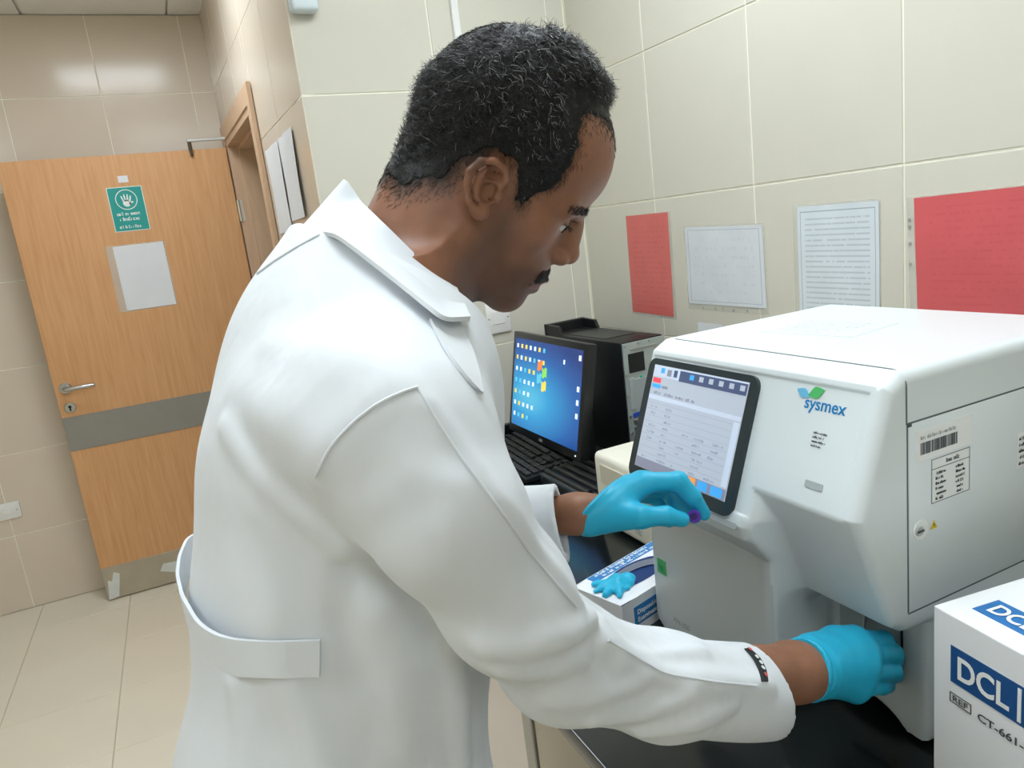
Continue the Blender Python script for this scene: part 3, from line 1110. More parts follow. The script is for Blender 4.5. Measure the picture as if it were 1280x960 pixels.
for i in range(9):
    s = 0.0805 + i * 0.0098
    fasrect('table_rule', 0.938, 0.748, s, s + 0.0006, M_scr_ln, N0, ds, 0.0002)
    for j_ in range(5):
        if rnd.random() < 0.72:
            y = 0.930 - j_ * 0.037 - rnd.uniform(0, 0.006)
            adopt(scrawl(None, fas(y, s + 0.0075, N0), RT, UPF, rnd.uniform(0.010, 0.024), 0.0042, M_scr_ln, 100 + i * 7 + j_), ds)
fasrect('scroll_bar', 0.746, 0.735, 0.0775, 0.166, M_scr_hd, N0, ds, 0.0003)
fasrect('task_bar', 0.940, 0.734, 0.1685, 0.1835, M_scr_gr, N0, ds, 0.0003)
fasrect('task_button', 0.838, 0.796, 0.1695, 0.1825, M_scr_or, N0 + 0.0003, ds, 0.0003)
fasrect('task_button', 0.790, 0.770, 0.1695, 0.1825, M_scr_bl, N0 + 0.0003, ds, 0.0003)
fasrect('task_button', 0.763, 0.740, 0.1695, 0.1825, M_scr_bl, N0 + 0.0003, ds, 0.0003)
fasrect('chin_strip', 0.930, 0.706, 0.206, 0.214, M_machg, -0.003, an, 0.0035, 0.003)

# maker's mark: two leaves and the name
M_logo_b = mat('logo_blue', (18, 128, 190), 0.4)
M_logo_lb = mat('logo_light_blue', (110, 190, 226), 0.4)
M_logo_g = mat('logo_green', (84, 190, 110), 0.4)
FNn = -0.0018
lg = adopt(text_on('maker_name', 'sysmex', tuple(fas(0.642, 0.0385, FNn)), RT, UPF, 0.0150, M_logo_b, None, 0.012, width=0.060, lift=0.0), an)


def leaf(y, s, w, h, ang, m, par):
    mb = MB(); pts = []
    ca, sa = math.cos(ang), math.sin(ang)
    for i in range(20):
        a = 2 * math.pi * i / 20
        x_ = math.cos(a) * w / 2; z_ = math.sin(a) * h / 2 * (1 - 0.75 * abs(math.cos(a)) ** 1.5)
        pts.append(fas(y - (x_ * ca - z_ * sa), s - (x_ * sa + z_ * ca), FNn))
    mb.prism(pts, Vector(tuple(FN)) * 0.0008)
    adopt(mb.build('maker_leaf', m), par)


leaf(0.647, 0.0215, 0.022, 0.012, math.radians(-18), M_logo_lb, an)
leaf(0.628, 0.0185, 0.024, 0.015, math.radians(24), M_logo_g, an)
for i in range(4):
    adopt(scrawl(None, fas(0.620, 0.0660 + i * 0.0052, FNn), RT, UPF, 0.020 - 0.003 * (i % 2), 0.0026, M_ink, 70 + i, 'small_print'), an)
fasrect('status_led', 0.616, 0.590, 0.1215, 0.1300, M_machg, FNn, an, 0.0008, 0.002)

# lower left front, greyed to stand in for its shade, and its marks
def lowp(name, y1, y0, z0, z1, m, r=0.0):
    x = 0.6373 + (z0 - 0.862) * 0.018
    adopt(patch(name, (x, y1, z0), (0, -1, 0), (0.018, 0, 1), y1 - y0, z1 - z0, m, None, 0.0008, 0.0, r), an)


lowp('green_sticker', 0.948, 0.924, 0.967, 0.993, mat('sticker_green', (72, 178, 92), 0.4), 0.002)
lowp('green_sticker_mark', 0.942, 0.931, 0.973, 0.985, mat('sticker_green_light', (120, 206, 132), 0.4), 0.004)
adopt(text_on('model_name', 'XN-350', (0.6376, 0.914, 0.893), (0, -1, 0), (0.018, 0, 1), 0.009, mat('model_print', (150, 156, 158), 0.4), None, 0.01, lift=0.0), an)

# sampling recess: dark opening with a black-edged door
M_dark = mat('recess_black', (22, 24, 26), 0.5)
adopt(MB().box((0.737, 0.590, 1.000), (0.745, 0.655, 1.052), 0.002, 1).build('sampling_opening', M_dark), an)
mb = MB()
pts = [(0.738, 0.571, 1.05), (0.738, 0.571, 0.942), (0.738, 0.575, 0.936), (0.738, 0.581, 0.934), (0.738, 0.665, 0.934)]
mb.tube(pts, 0.0014, 8)
adopt(mb.build('sampling_door_edge', M_dark, None, True), an)
adopt(MB().box((0.7365, 0.576, 0.938), (0.742, 0.665, 1.03), 0.001, 1).build('sampling_door', M_machg), an)
adopt(MB().tube([(0.735, 0.62, 1.02), (0.728, 0.62, 0.985)], [0.004, 0.0015], 10).build('aspiration_needle', M_steel, None, True), an)
M_yel = mat('hazard_yellow', (236, 206, 50), 0.45)


def tri(name, c, r, u, s, m):
    c = Vector(c); r = Vector(r).normalized(); u = Vector(u).normalized(); k = r.cross(u)
    t = adopt(MB().prism([c - r * s, c + r * s, c + u * s * 1.7], k * 0.0006).build(name, m), an)
    adopt(MB().prism([c - r * s * 0.13 + u * s * 0.45 + k * 0.0006, c + r * s * 0.13 + u * s * 0.45 + k * 0.0006, c + r * s * 0.13 + u * s * 1.1 + k * 0.0006, c - r * s * 0.13 + u * s * 1.1 + k * 0.0006], k * 0.0003).build('hazard_mark', M_ink), t)


tri('hazard_triangle', (0.7385, 0.592, 0.912), (0, -1, 0), (0, 0, 1), 0.006, M_yel)

# right side: service panel, lock, labels
sp = adopt(MB().box((0.704, MY0 - 0.0012, 1.060), (1.046, MY0 + 0.01, 1.290), 0.0015, 2).build('service_panel', M_mach, None, True), an)
SY = MY0 - 0.0014
mb = MB()
mb.box((0.7025, MY0 - 0.0004, 1.2895), (1.047, MY0 + 0.003, 1.2918))
mb.box((0.7015, MY0 - 0.0004, 1.06), (0.7035, MY0 + 0.003, 1.2918))
mb.box((0.7025, MY0 - 0.0004, 1.0578), (1.047, MY0 + 0.003, 1.0595))
adopt(mb.build('panel_gap', M_seam), an)
adopt(MB().box((0.702, MY0 - 0.0018, 1.287), (0.708, MY0 - 0.0008, 1.2905)).build('panel_notch', M_ink), an)


def side(name, x0, x1, z0, z1, m, lift=0.0, r=0.0):
    return adopt(patch(name, (x0, SY - lift, z0), (1, 0, 0), (0, 0, 1), x1 - x0, z1 - z0, m, None, 0.0005, 0, r), an)


side('barcode_label', 0.714, 0.812, 1.243, 1.279, M_label)
x = 0.722
mb = MB(); rb = random.Random(9)
while x < 0.785:
    bw = rb.choice([0.0007, 0.0012, 0.002])
    mb.box((x, SY - 0.0009, 1.250), (x + bw, SY - 0.0005, 1.264)); x += bw + rb.choice([0.0008, 0.0014])
adopt(mb.build('barcode', M_ink), an)
adopt(scrawl(None, (0.722, SY - 0.0006, 1.268), (1, 0, 0), (0, 0, 1), 0.06, 0.004, M_machg, 81, 'small_print'), an)
side('data_label', 0.740, 0.807, 1.186, 1.240, M_label)
mb = MB()
for z in (1.1865, 1.2275, 1.2395): mb.box((0.7402, SY - 0.0009, z), (0.8068, SY - 0.0005, z + 0.0006))
for xx in (0.7402, 0.8062): mb.box((xx, SY - 0.0009, 1.1865), (xx + 0.0006, SY - 0.0005, 1.2395))
adopt(mb.build('table_frame', M_ink), an)
adopt(scrawl(None, (0.765, SY - 0.0006, 1.2315), (1, 0, 0), (0, 0, 1), 0.024, 0.005, M_ink, 82, 'small_print'), an)
for i in range(6):
    adopt(scrawl(None, (0.747, SY - 0.0006, 1.2205 - i * 0.0062), (1, 0, 0), (0, 0, 1), 0.018 - 0.004 * (i % 2), 0.0034, M_ink, 90 + i, 'small_print'), an)
    adopt(scrawl(None, (0.782, SY - 0.0006, 1.2205 - i * 0.0062), (1, 0, 0), (0, 0, 1), 0.016, 0.0034, M_ink, 190 + i, 'small_print'), an)
side('data_label', 0.897, 0.95, 1.19, 1.235, M_label)
for i in range(5):
    adopt(scrawl(None, (0.900, SY - 0.0006, 1.2255 - i * 0.008), (1, 0, 0), (0, 0, 1), 0.04, 0.0042, M_ink, 290 + i, 'small_print'), an)
lk = adopt(MB().cyl((0.722, SY - 0.0006, 1.160), (0, 1, 0), 0.0125, 0.0016, 24, bev=0.0005).build('lock_dish', M_label, None, True), an)
adopt(MB().cyl((0.718, SY - 0.002, 1.160), (0, 1, 0), 0.006, 0.003, 20, bev=0.0008).build('lock_barrel', M_machg, None, True), lk)
adopt(MB().box((0.7125, SY - 0.0042, 1.1588), (0.7235, SY - 0.0034, 1.1612)).build('lock_slot', M_ink, None), lk)
tri('hazard_triangle', (0.7445, SY, 1.155), (1, 0, 0), (0, 0, 1), 0.006, M_yel)
# seam of the front frame running over the top and down the side
mb = MB(); path = []
for y in np.linspace(MY1 - 0.03, MY0 + 0.018, 14): path.append((0.7015, y, 1.3508))
for i in range(1, 9):
    a = math.pi / 2 * i / 8
    path.append((0.7015, MY0 + 0.018 - 0.018 * math.sin(a), 1.351 - 0.018 + 0.018 * math.cos(a) - 0.0002))
path.append((0.7015, MY0, 1.29))
mb.tube(path, 0.0011, 6)
adopt(mb.build('frame_seam', M_seam, None, True), an)
adopt(patch('top_label', (0.805, 0.86, 1.351), (0.16, -1, 0), (1, 0.16, 0), 0.15, 0.115, mat('pale_label', (226, 234, 232), 0.3), None, 0.0005, 0), an)
for i in range(6):
    adopt(scrawl(None, (0.900 - i * 0.016, 0.862 - i * 0.002, 1.3516), (0.16, -1, 0), (1, 0.16, 0), 0.11, 0.008, M_label, 400 + i, 'small_print'), an)
for (x, y) in ((0.68, 0.93), (0.98, 0.93), (0.98, 0.57), (0.79, 0.57)):
    adopt(MB().cyl((x, y, ZT + 0.007), (0, 0, 1), 0.012, 0.014, 16).build('foot', M_dark), an)

# ------------------------------------------------------------------ white carton
M_card = mat('carton_white', (240, 242, 244), 0.55, vary=0.02)
M_navy = mat('carton_navy', (16, 78, 140), 0.5)
M_navy2 = mat('carton_navy_top', (30, 112, 178), 0.5)
bx = empty('reagent_carton', (0.642, 0.460, ZT), math.radians(-8.5))
props(bx, 'white reagent carton with navy lettered band standing beside the analyser', 'carton')
BZ = 0.269
cb = MB().box((0, -0.34, 0), (0.26, 0, BZ), 0.0015, 2).build('carton_body', M_card, bx)
MB().box((0.1285, -0.34, BZ), (0.1315, -0.0005, BZ + 0.0005)).build('flap_joint', mat('flap_gap', (198, 200, 202), 0.8), bx)
E2 = (0, -1, 0); UZ = (0, 0, 1)
patch('printed_band', (0, -0.0215, BZ - 0.074), E2, UZ, 0.25, 0.041, M_navy, bx)
text_on('lettering', 'DCL', (-0.0007, -0.0305, BZ - 0.0655), E2, UZ, 0.0245, M_label, bx, 0.022, width=0.056)
patch('band_rule', (-0.0006, -0.0945, BZ - 0.071), E2, UZ, 0.0035, 0.035, M_label, bx)
mb = MB()
for (a, b, c, d) in ((0.0208, 0.0456, 0.0968, 0.0974), (0.0208, 0.0456, 0.0864, 0.0870), (0.0208, 0.0214, 0.0864, 0.0974), (0.0450, 0.0456, 0.0864, 0.0974)):
    mb.box((-0.0008, -b, BZ - d), (0, -a, BZ - c))
mb.build('ref_frame', M_ink, bx)
text_on('lettering', 'REF', (-0.0002, -0.0245, BZ - 0.0950), E2, UZ, 0.0065, M_ink, bx, 0.004, width=0.0175)
text_on('lettering', 'CT-661-6', (-0.0002, -0.0535, BZ - 0.0975), E2, UZ, 0.0082, M_ink, bx, 0.012, width=0.055)
patch('printed_band', (0.026, -0.022, BZ), E2, (1, 0, 0), 0.16, 0.034, M_navy2, bx)
text_on('lettering', 'DCL', (0.0335, -0.031, BZ + 0.0007), E2, (1, 0, 0), 0.019, M_label, bx, 0.022, width=0.046)
patch('carton_tape', (-0.0002, -0.27, BZ - 0.005), E2, UZ, 0.05, 0.005, M_sleeve, bx)

# ------------------------------------------------------------------ glove box
M_gbw = mat('glove_carton_white', (236, 238, 242), 0.5, vary=0.03, vscale=20)
M_gbb = mat('glove_carton_blue', (40, 124, 190), 0.5)
M_gbd = mat('glove_carton_dark_blue', (14, 52, 110), 0.6)
GA = math.radians(16)
gb = empty('glove_box', (0.569, 0.958, ZT), GA)
props(gb, 'white and blue glove dispenser box with a blue glove sticking out, beside the analyser', 'glove box')
GH, GL, GW = 0.066, 0.235, 0.114
# local: x along the long side, y short side (0..GW) away from the corner nearest the carton
gm = MB()
hole = [(0.105 + 0.066 * math.cos(a), GW / 2 + 0.027 * math.sin(a)) for a in [2 * math.pi * i / 28 for i in range(28)]]
out = []
for (hx_, hy_) in hole:
    ax_, ay_ = hx_ - 0.105, hy_ - GW / 2
    k = min((GL - 0.105) / ax_ if ax_ > 1e-6 else (0.105 / -ax_ if ax_ < -1e-6 else 1e9), (GW / 2) / abs(ay_) if abs(ay_) > 1e-6 else 1e9)
    out.append((0.105 + ax_ * k, GW / 2 + ay_ * k))
vt = [gm.bm.verts.new((x, y, GH)) for x, y in hole]; vo = [gm.bm.verts.new((x, y, GH)) for x, y in out]
vi = [gm.bm.verts.new((x, y, GH - 0.012)) for x, y in hole]
for i in range(28):
    j_ = (i + 1) % 28
    gm.bm.faces.new((vt[i], vt[j_], vo[j_], vo[i])); gm.bm.faces.new((vt[j_], vt[i], vi[i], vi[j_]))
cs = [(0, 0), (GL, 0), (GL, GW), (0, GW)]
# corner fill on the lid
for cx_, cy_ in cs:
    near = sorted(range(28), key=lambda i: (out[i][0] - cx_) ** 2 + (out[i][1] - cy_) ** 2)[:2]
    cv = gm.bm.verts.new((cx_, cy_, GH))
    gm.bm.faces.new((vo[near[0]], vo[near[1]], cv))
for (a, b) in zip(cs, cs[1:] + cs[:1]):
    q = [gm.bm.verts.new((a[0], a[1], 0)), gm.bm.verts.new((b[0], b[1], 0)), gm.bm.verts.new((b[0], b[1], GH)), gm.bm.verts.new((a[0], a[1], GH))]
    gm.bm.faces.new(q)
q = [gm.bm.verts.new((a[0], a[1], 0)) for a in cs]; gm.bm.faces.new(q)
bmesh.ops.remove_doubles(gm.bm, verts=gm.bm.verts, dist=0.0002)
gm.build('carton_body', M_gbw, gb)
MB().box((0.002, 0.002, GH - 0.03), (GL - 0.002, GW - 0.002, GH - 0.014)).build('inner_wall', M_gbd, gb)
patch('printed_panel', (0.035, GW - 0.024, GH), (1, 0, 0), (0, 1, 0), 0.195, 0.022, M_gbb, gb)
scrawl(gb, (0.05, GW - 0.011, GH + 0.0007), (1, 0, 0), (0, 1, 0), 0.15, 0.008, M_label, 501)
scrawl(gb, (0.06, GW - 0.021, GH + 0.0007), (1, 0, 0), (0, 1, 0), 0.15, 0.008, M_label, 502)
mb = MB()
for i in range(28):
    j_ = (i + 1) % 28
    if hole[i][0] < 0.05: continue
    def mv(p_, k): return (0.105 + (p_[0] - 0.105) * k, GW / 2 + (p_[1] - GW / 2) * k, GH + 0.0006)
    mb.bm.faces.new([mb.bm.verts.new(v) for v in (mv(hole[i], 1.0), mv(hole[j_], 1.0), mv(hole[j_], 1.18), mv(hole[i], 1.18))])
mb.build('opening_rim', M_gbd, gb)
patch('printed_panel', (0.028, 0, GH - 0.050), (1, 0, 0), (0, 0, 1), 0.14, 0.034, M_gbb, gb)
text_on('lettering', 'Disposable', (0.036, -0.0007, GH - 0.031), (1, 0, 0), (0, 0, 1), 0.0085, M_label, gb, 0.01)
text_on('lettering', 'Examination', (0.036, -0.0007, GH - 0.045), (1, 0, 0), (0, 0, 1), 0.0085, M_label, gb, 0.01)
text_on('size_mark', 'M', (-0.0002, 0.034, GH - 0.040), (0, -1, 0), (0, 0, 1), 0.013, mat('print_red', (214, 70, 90), 0.5), gb, 0.02)
M_glove = mat('nitrile_blue', (40, 182, 220), 0.42, spec=0.35, bump=0.08, bscale=60, bdist=0.002)


def f_loose(p):
    d = d_ell(p, (0.055, GW / 2 - 0.006, GH + 0.004), (0.034, 0.022, 0.012))
    for a, L_, w_ in ((2.2, 0.052, 0.008), (2.75, 0.05, 0.007), (3.4, 0.046, 0.008), (4.0, 0.05, 0.008), (4.6, 0.03, 0.009)):
        c = np.array([0.052, GW / 2 - 0.006, GH + 0.008]); e = c + np.array([math.cos(a) * L_, math.sin(a) * L_ * 0.75, -0.004])
        d = smin(d, d_cap(p, c, e, w_, w_ * 0.7), 0.008)
    d = d + 0.002 * np.sin(p[:, 0] * 190 + p[:, 1] * 60) * np.sin(p[:, 1] * 170)
    return np.maximum(d, (GH + 0.0012) - p[:, 2])


surfnet(f_loose, (-0.02, 0.0, GH - 0.01), (0.12, GW, GH + 0.035), 0.0022, 'loose_glove', M_glove, gb, slack=2.2)

# ------------------------------------------------------------------ cream instrument behind the analyser
M_cream = mat('cream_plastic', (236, 233, 218), 0.45)
cr_ = empty('cream_instrument', (0.95, 1.205, ZT))
props(cr_, 'low cream plastic instrument on the worktop between the analyser and the monitor', 'instrument')
MB().box((-0.155, -0.205, 0.006), (0.2, 0.20, 0.178), 0.014, 3).build('housing', M_cream, cr_, True)
MB().box((-0.157, -0.17, 0.11), (-0.150, 0.17, 0.155), 0.002, 1).build('front_panel', mat('cream_plastic_dark', (214, 208, 188), 0.5), cr_)
MB().box((-0.158, 0.02, 0.030), (-0.152, 0.045, 0.045), 0.002, 1).build('side_port', M_machg, cr_)
for x, y in ((-0.13, -0.18), (-0.13, 0.17), (0.17, -0.18), (0.17, 0.17)):
    MB().cyl((x, y, 0.004), (0, 0, 1), 0.012, 0.008, 12).build('foot', M_dark, cr_)

# ------------------------------------------------------------------ computer tower
M_pc = mat('pc_black', (24, 27, 28), 0.38)
M_pcm = mat('pc_zinc', (196, 204, 202), 0.35, metal=0.5, vary=0.08, vscale=30)
pc = empty('computer_tower', (1.098, 1.716, ZT), math.radians(4))
props(pc, 'black computer tower showing its metal rear panel, in the corner behind the monitor', 'computer')
PH = 0.345; PLn = 0.385; PW = 0.152
MB().box((0, 0.004, 0.008), (PW, PLn, PH), 0.004, 2).build('case_cover', M_pc, pc, True)
MB().box((0.004, 0.0, 0.012), (PW - 0.004, 0.006, PH - 0.004), 0.001, 1).build('rear_panel', M_pcm, pc)
bzl = MB()
bzl.prism([(0.0, PLn - 0.075, PH), (0.0, PLn - 0.06, PH + 0.026), (0.0, PLn + 0.02, PH + 0.03), (0.0, PLn + 0.02, 0.008), (0.0, PLn, 0.008), (0.0, PLn, PH)], (0.012, 0, 0))
bzl.prism([(PW - 0.012, PLn - 0.075, PH), (PW - 0.012, PLn - 0.06, PH + 0.026), (PW - 0.012, PLn + 0.02, PH + 0.03), (PW - 0.012, PLn + 0.02, 0.008), (PW - 0.012, PLn, 0.008), (PW - 0.012, PLn, PH)], (0.012, 0, 0))
bzl.box((0.0, PLn, 0.008), (PW, PLn + 0.02, PH + 0.03), 0.003, 1)
bzl.build('front_bezel', M_pc, pc)
MB().box((0.02, 0.1, PH), (PW - 0.02, PLn - 0.09, PH + 0.002), 0.001, 1).build('top_plate', mat('pc_grey_top', (52, 54, 54), 0.45), pc)
rp = [('power_inlet', (0.02, 0.075, 0.255, 0.31), M_dark), ('fan_grille', (0.03, 0.125, 0.14, 0.235), M_machg), ('port_block', (0.015, 0.035, 0.15, 0.24), M_machg),
      ('slot_cover', (0.02, 0.13, 0.105, 0.118), M_steel), ('slot_cover', (0.02, 0.13, 0.085, 0.098), M_steel), ('slot_cover', (0.02, 0.13, 0.065, 0.078), M_steel),
      ('latch_bar', (0.03, 0.125, 0.318, 0.324), M_steel), ('video_port', (0.02, 0.05, 0.125, 0.138), mat('port_blue', (40, 80, 190), 0.4)), ('audio_port', (0.056, 0.064, 0.235, 0.243), mat('port_green', (60, 190, 150), 0.4))]
for n_, (x0, x1, z0, z1), m_ in rp:
    MB().box((x0, -0.003, z0), (x1, 0.001, z1), 0.0008, 1).build(n_, m_, pc)
for x, z in ((0.012, PH - 0.012), (0.06, PH - 0.010), (0.1, PH - 0.010), (0.01, 0.25), (0.01, 0.19), (0.01, 0.13), (0.01, 0.08)):
    MB().cyl((x, -0.0012, z), (0, 1, 0), 0.004, 0.003, 10).build('screw', M_steel, pc)
for x, y in ((0.02, 0.03), (PW - 0.02, 0.03), (0.02, PLn - 0.03), (PW - 0.02, PLn - 0.03)):
    MB().cyl((x, y, 0.004), (0, 0, 1), 0.01, 0.008, 10).build('foot', M_dark, pc)

# ------------------------------------------------------------------ monitor
mo = empty('monitor', (1.0, 1.785, ZT))
props(mo, 'black flat monitor showing a blue desktop with icons, beside the computer tower', 'monitor')
TILT = math.radians(11)
MM = Matrix.Translation((0.905 - 1.0, 0, 1.235 - ZT)) @ Matrix.Rotation(TILT, 4, 'Y')
# panel frame: local y across (left = +), z down from 0, x outward = -x
MWd, MHt = 0.2165, 0.290


def mpart(name, lo, hi, m, bev=0.0, par=None, smooth=False):
    o = MB().box(lo, hi, bev, 2, M=MM).build(name, m, par or mo, smooth)
    return o


bzm = mpart('bezel', (0, -MWd, -MHt), (0.028, MWd, 0.012), mat('monitor_black', (26, 28, 30), 0.3), 0.004, smooth=True)
sc = bpy.data.materials.new('desktop_screen'); sc.use_nodes = True
nt = sc.node_tree; b_ = nt.nodes['Principled BSDF']
tc = nd(nt, 'ShaderNodeTexCoord'); mp = nd(nt, 'ShaderNodeMapping')
nt.links.new(tc.outputs['Generated'], mp.inputs['Vector'])
sx = nd(nt, 'ShaderNodeSeparateXYZ'); nt.links.new(mp.outputs['Vector'], sx.inputs[0])
# wallpaper: bright cyan glow in the lower middle, deep blue at the top and right (printed picture of the desktop)
vd = nd(nt, 'ShaderNodeVectorMath', operation='DISTANCE'); nt.links.new(mp.outputs['Vector'], vd.inputs[0]); vd.inputs[1].default_value = (0.5, 0.72, 0.22)
cr2 = nd(nt, 'ShaderNodeValToRGB')
for i, (pos_, c_) in enumerate(((0.0, (110, 214, 230)), (0.35, (44, 152, 206)), (0.7, (24, 92, 166)), (1.0, (18, 52, 122)))):
    if i > 1: cr2.color_ramp.elements.new(pos_)
    e_ = cr2.color_ramp.elements[i if i < 2 else -1]
for i, (pos_, c_) in enumerate(((0.0, (110, 214, 230)), (0.35, (44, 152, 206)), (0.7, (24, 92, 166)), (1.0, (18, 52, 122)))):
    cr2.color_ramp.elements[i].position = pos_; cr2.color_ramp.elements[i].color = lin(c_) + (1,)
nt.links.new(vd.outputs['Value'], cr2.inputs['Fac'])
b_.inputs['Base Color'].default_value = (0.01, 0.01, 0.012, 1); b_.inputs['Roughness'].default_value = 0.2
nt.links.new(cr2.outputs['Color'], b_.inputs['Emission Color']); b_.inputs['Emission Strength'].default_value = 0.9
scr = mpart('screen', (-0.0006, -MWd + 0.018, -MHt + 0.024), (0.0002, MWd - 0.018, -0.006), sc)
M_ic = mat('icon_white', (220, 230, 240), 0.3, emit=(210, 226, 240), estr=0.7)
icm = [M_ic, mat('icon_yellow', (230, 200, 80), 0.3, emit=(230, 200, 80), estr=0.7), mat('icon_cyan', (90, 190, 220), 0.3, emit=(90, 190, 220), estr=0.6), mat('icon_orange', (226, 120, 60), 0.3, emit=(226, 120, 60), estr=0.7)]
ri = random.Random(3)
for r_ in range(7):
    nn = [7, 7, 5, 5, 4, 5, 4][r_]
    for c_ in range(nn):
        y = MWd - 0.036 - c_ * 0.028; z = -0.022 - r_ * 0.034
        mpart('desktop_icon', (-0.0009, y - 0.006, z - 0.012), (-0.0005, y + 0.006, z), icm[ri.choice([0, 0, 0, 2, 1])], par=scr)
for z in (-0.02, -0.1, -0.135, -0.17):
    mpart('desktop_icon', (-0.0009, -MWd + 0.026, z - 0.014), (-0.0005, -MWd + 0.038, z), M_ic, par=scr)
mpart('desktop_icon', (-0.0009, -0.108, -0.052), (-0.0005, -0.1, -0.04), M_ic, par=scr)
for (y, z, m_) in ((0.034, -0.075, icm[3]), (0.004, -0.092, mat('icon_green', (130, 200, 90), 0.3, emit=(130, 200, 90), estr=0.7)), (0.034, -0.112, icm[2]), (0.004, -0.130, icm[1])):
    pts = []
    for i in range(9): pts.append((y - 0.013 + 0.026 * i / 8, z + 0.003 * math.sin(i * 0.8)))
    for i in range(9): pts.append((y + 0.013 - 0.026 * i / 8, z + 0.026 + 0.003 * math.sin((8 - i) * 0.8)))
    MB().prism([MM @ Vector((-0.0006, a, b - 0.01)) for a, b in pts], MM.to_3x3() @ Vector((-0.0004, 0, 0))).build('wallpaper_flag_pane', m_, scr)
text_on('maker_name', 'DELL', tuple(MM @ Vector((-0.0002, 0.012, -MHt + 0.008))), (0, -1, 0), tuple(MM.to_3x3() @ Vector((0, 0, 1))), 0.007, M_machg, bzm)
mpart('power_light', (-0.001, -MWd + 0.022, -MHt + 0.009), (0.001, -MWd + 0.027, -MHt + 0.013), M_ic, par=bzm)
MB().box((-0.022, -0.035, 0.01), (0.006, 0.035, 0.24), 0.006, 2).build('stand_neck', M_pc, mo, True)
MB().box((-0.035, -0.10, 0.0), (0.085, 0.10, 0.014), 0.005, 2).build('stand_base', M_pc, mo, True)

# ------------------------------------------------------------------ keyboard
kb = empty('keyboard', (0.865, 1.965, ZT), math.radians(-3))
props(kb, 'black computer keyboard on the worktop in front of the monitor', 'keyboard')
M_key = mat('key_black', (34, 38, 40), 0.45)
MB().prism([(-0.075, -0.21, 0.004), (0.075, -0.21, 0.004), (0.075, -0.21, 0.026), (-0.075, -0.21, 0.014)], (0, 0.42, 0)).build('base', M_pc, kb)
kmesh = None
for r_ in range(6):
    xk = -0.064 + r_ * 0.0225 + (0.004 if r_ == 5 else 0)
    zk = 0.0148 + (xk + 0.075) / 0.15 * 0.012
    for c_ in range(20):
        if c_ in (14, 18) and r_ > 2: continue
        yk = 0.196 - c_ * 0.0197
        if kmesh is None:
            ob = MB().box((-0.0085, -0.0085, 0), (0.0085, 0.0085, 0.006), 0.0015, 1).build('key', M_key, kb)
            kmesh = ob.data
        else:
            ob = link('key', kmesh, kb)
        ob.location = (xk + 0.009, yk, zk); ob.rotation_euler = (0, -math.atan2(0.012, 0.15), 0)

# ------------------------------------------------------------------ ribbed black unit
rbx = empty('ribbed_unit', (0.80, 1.50, ZT), math.radians(0))
props(rbx, 'low black unit with a ribbed lid and rounded blue-grey front edge beside the keyboard', 'device')
MB().box((0, -0.03, 0.004), (0.155, 0.215, 0.042), 0.01, 3).build('housing', mat('slate_black', (30, 40, 46), 0.35), rbx, True)
for i in range(5):
    x = 0.020 + i * 0.029
    mb = MB().tube([(x, -0.02, 0.043), (x, 0.205, 0.043)], 0.0095, 12)
    mb.build('rib', M_pc, rbx, True)

# ================================================================== THE MAN AT THE ANALYSER
def rotm(yaw, pitch, roll):
    cz, sz = math.cos(yaw), math.sin(yaw); cy, sy = math.cos(pitch), math.sin(pitch); cx, sx = math.cos(roll), math.sin(roll)
    Rz = np.array([[cz, -sz, 0], [sz, cz, 0], [0, 0, 1]]); Ry = np.array([[cy, 0, sy], [0, 1, 0], [-sy, 0, cy]]); Rx = np.array([[1, 0, 0], [0, cx, -sx], [0, sx, cx]])
    return Rz @ Ry @ Rx


HP = np.array([0.318, 0.701, 1.6025])                       # between the ears
HR = rotm(math.radians(-18), math.radians(37), math.radians(11))


def to_head(p):
    return (p - HP) @ HR


def from_head(q):
    return HP + HR @ np.asarray(q, float)


def head_px(px, py, y=-0.070):
    """photo pixel -> point of the head's side plane, head coordinates (x forward, z up)"""
    o = (CO - HP) @ HR
    d = (P(px, py, 1.0) - CO) @ HR
    t = (y - o[1]) / d[1]
    q = o + d * t
    return (q[0], q[2])


EU = np.array([-0.22, 0, 0.975]); EU /= np.linalg.norm(EU)
EV0 = np.array([0.975, 0, 0.22]); EV0 /= np.linalg.norm(EV0)
_fl = math.radians(8)
EV = EV0 * math.cos(_fl) - np.array([0, 1, 0]) * math.sin(_fl)     # towards the face (mirrored side uses +y = outward)
EW = np.cross(EU, EV)
if EW[1] < 0: EW = -EW
EC = np.array([-0.007, 0.0750, -0.005])


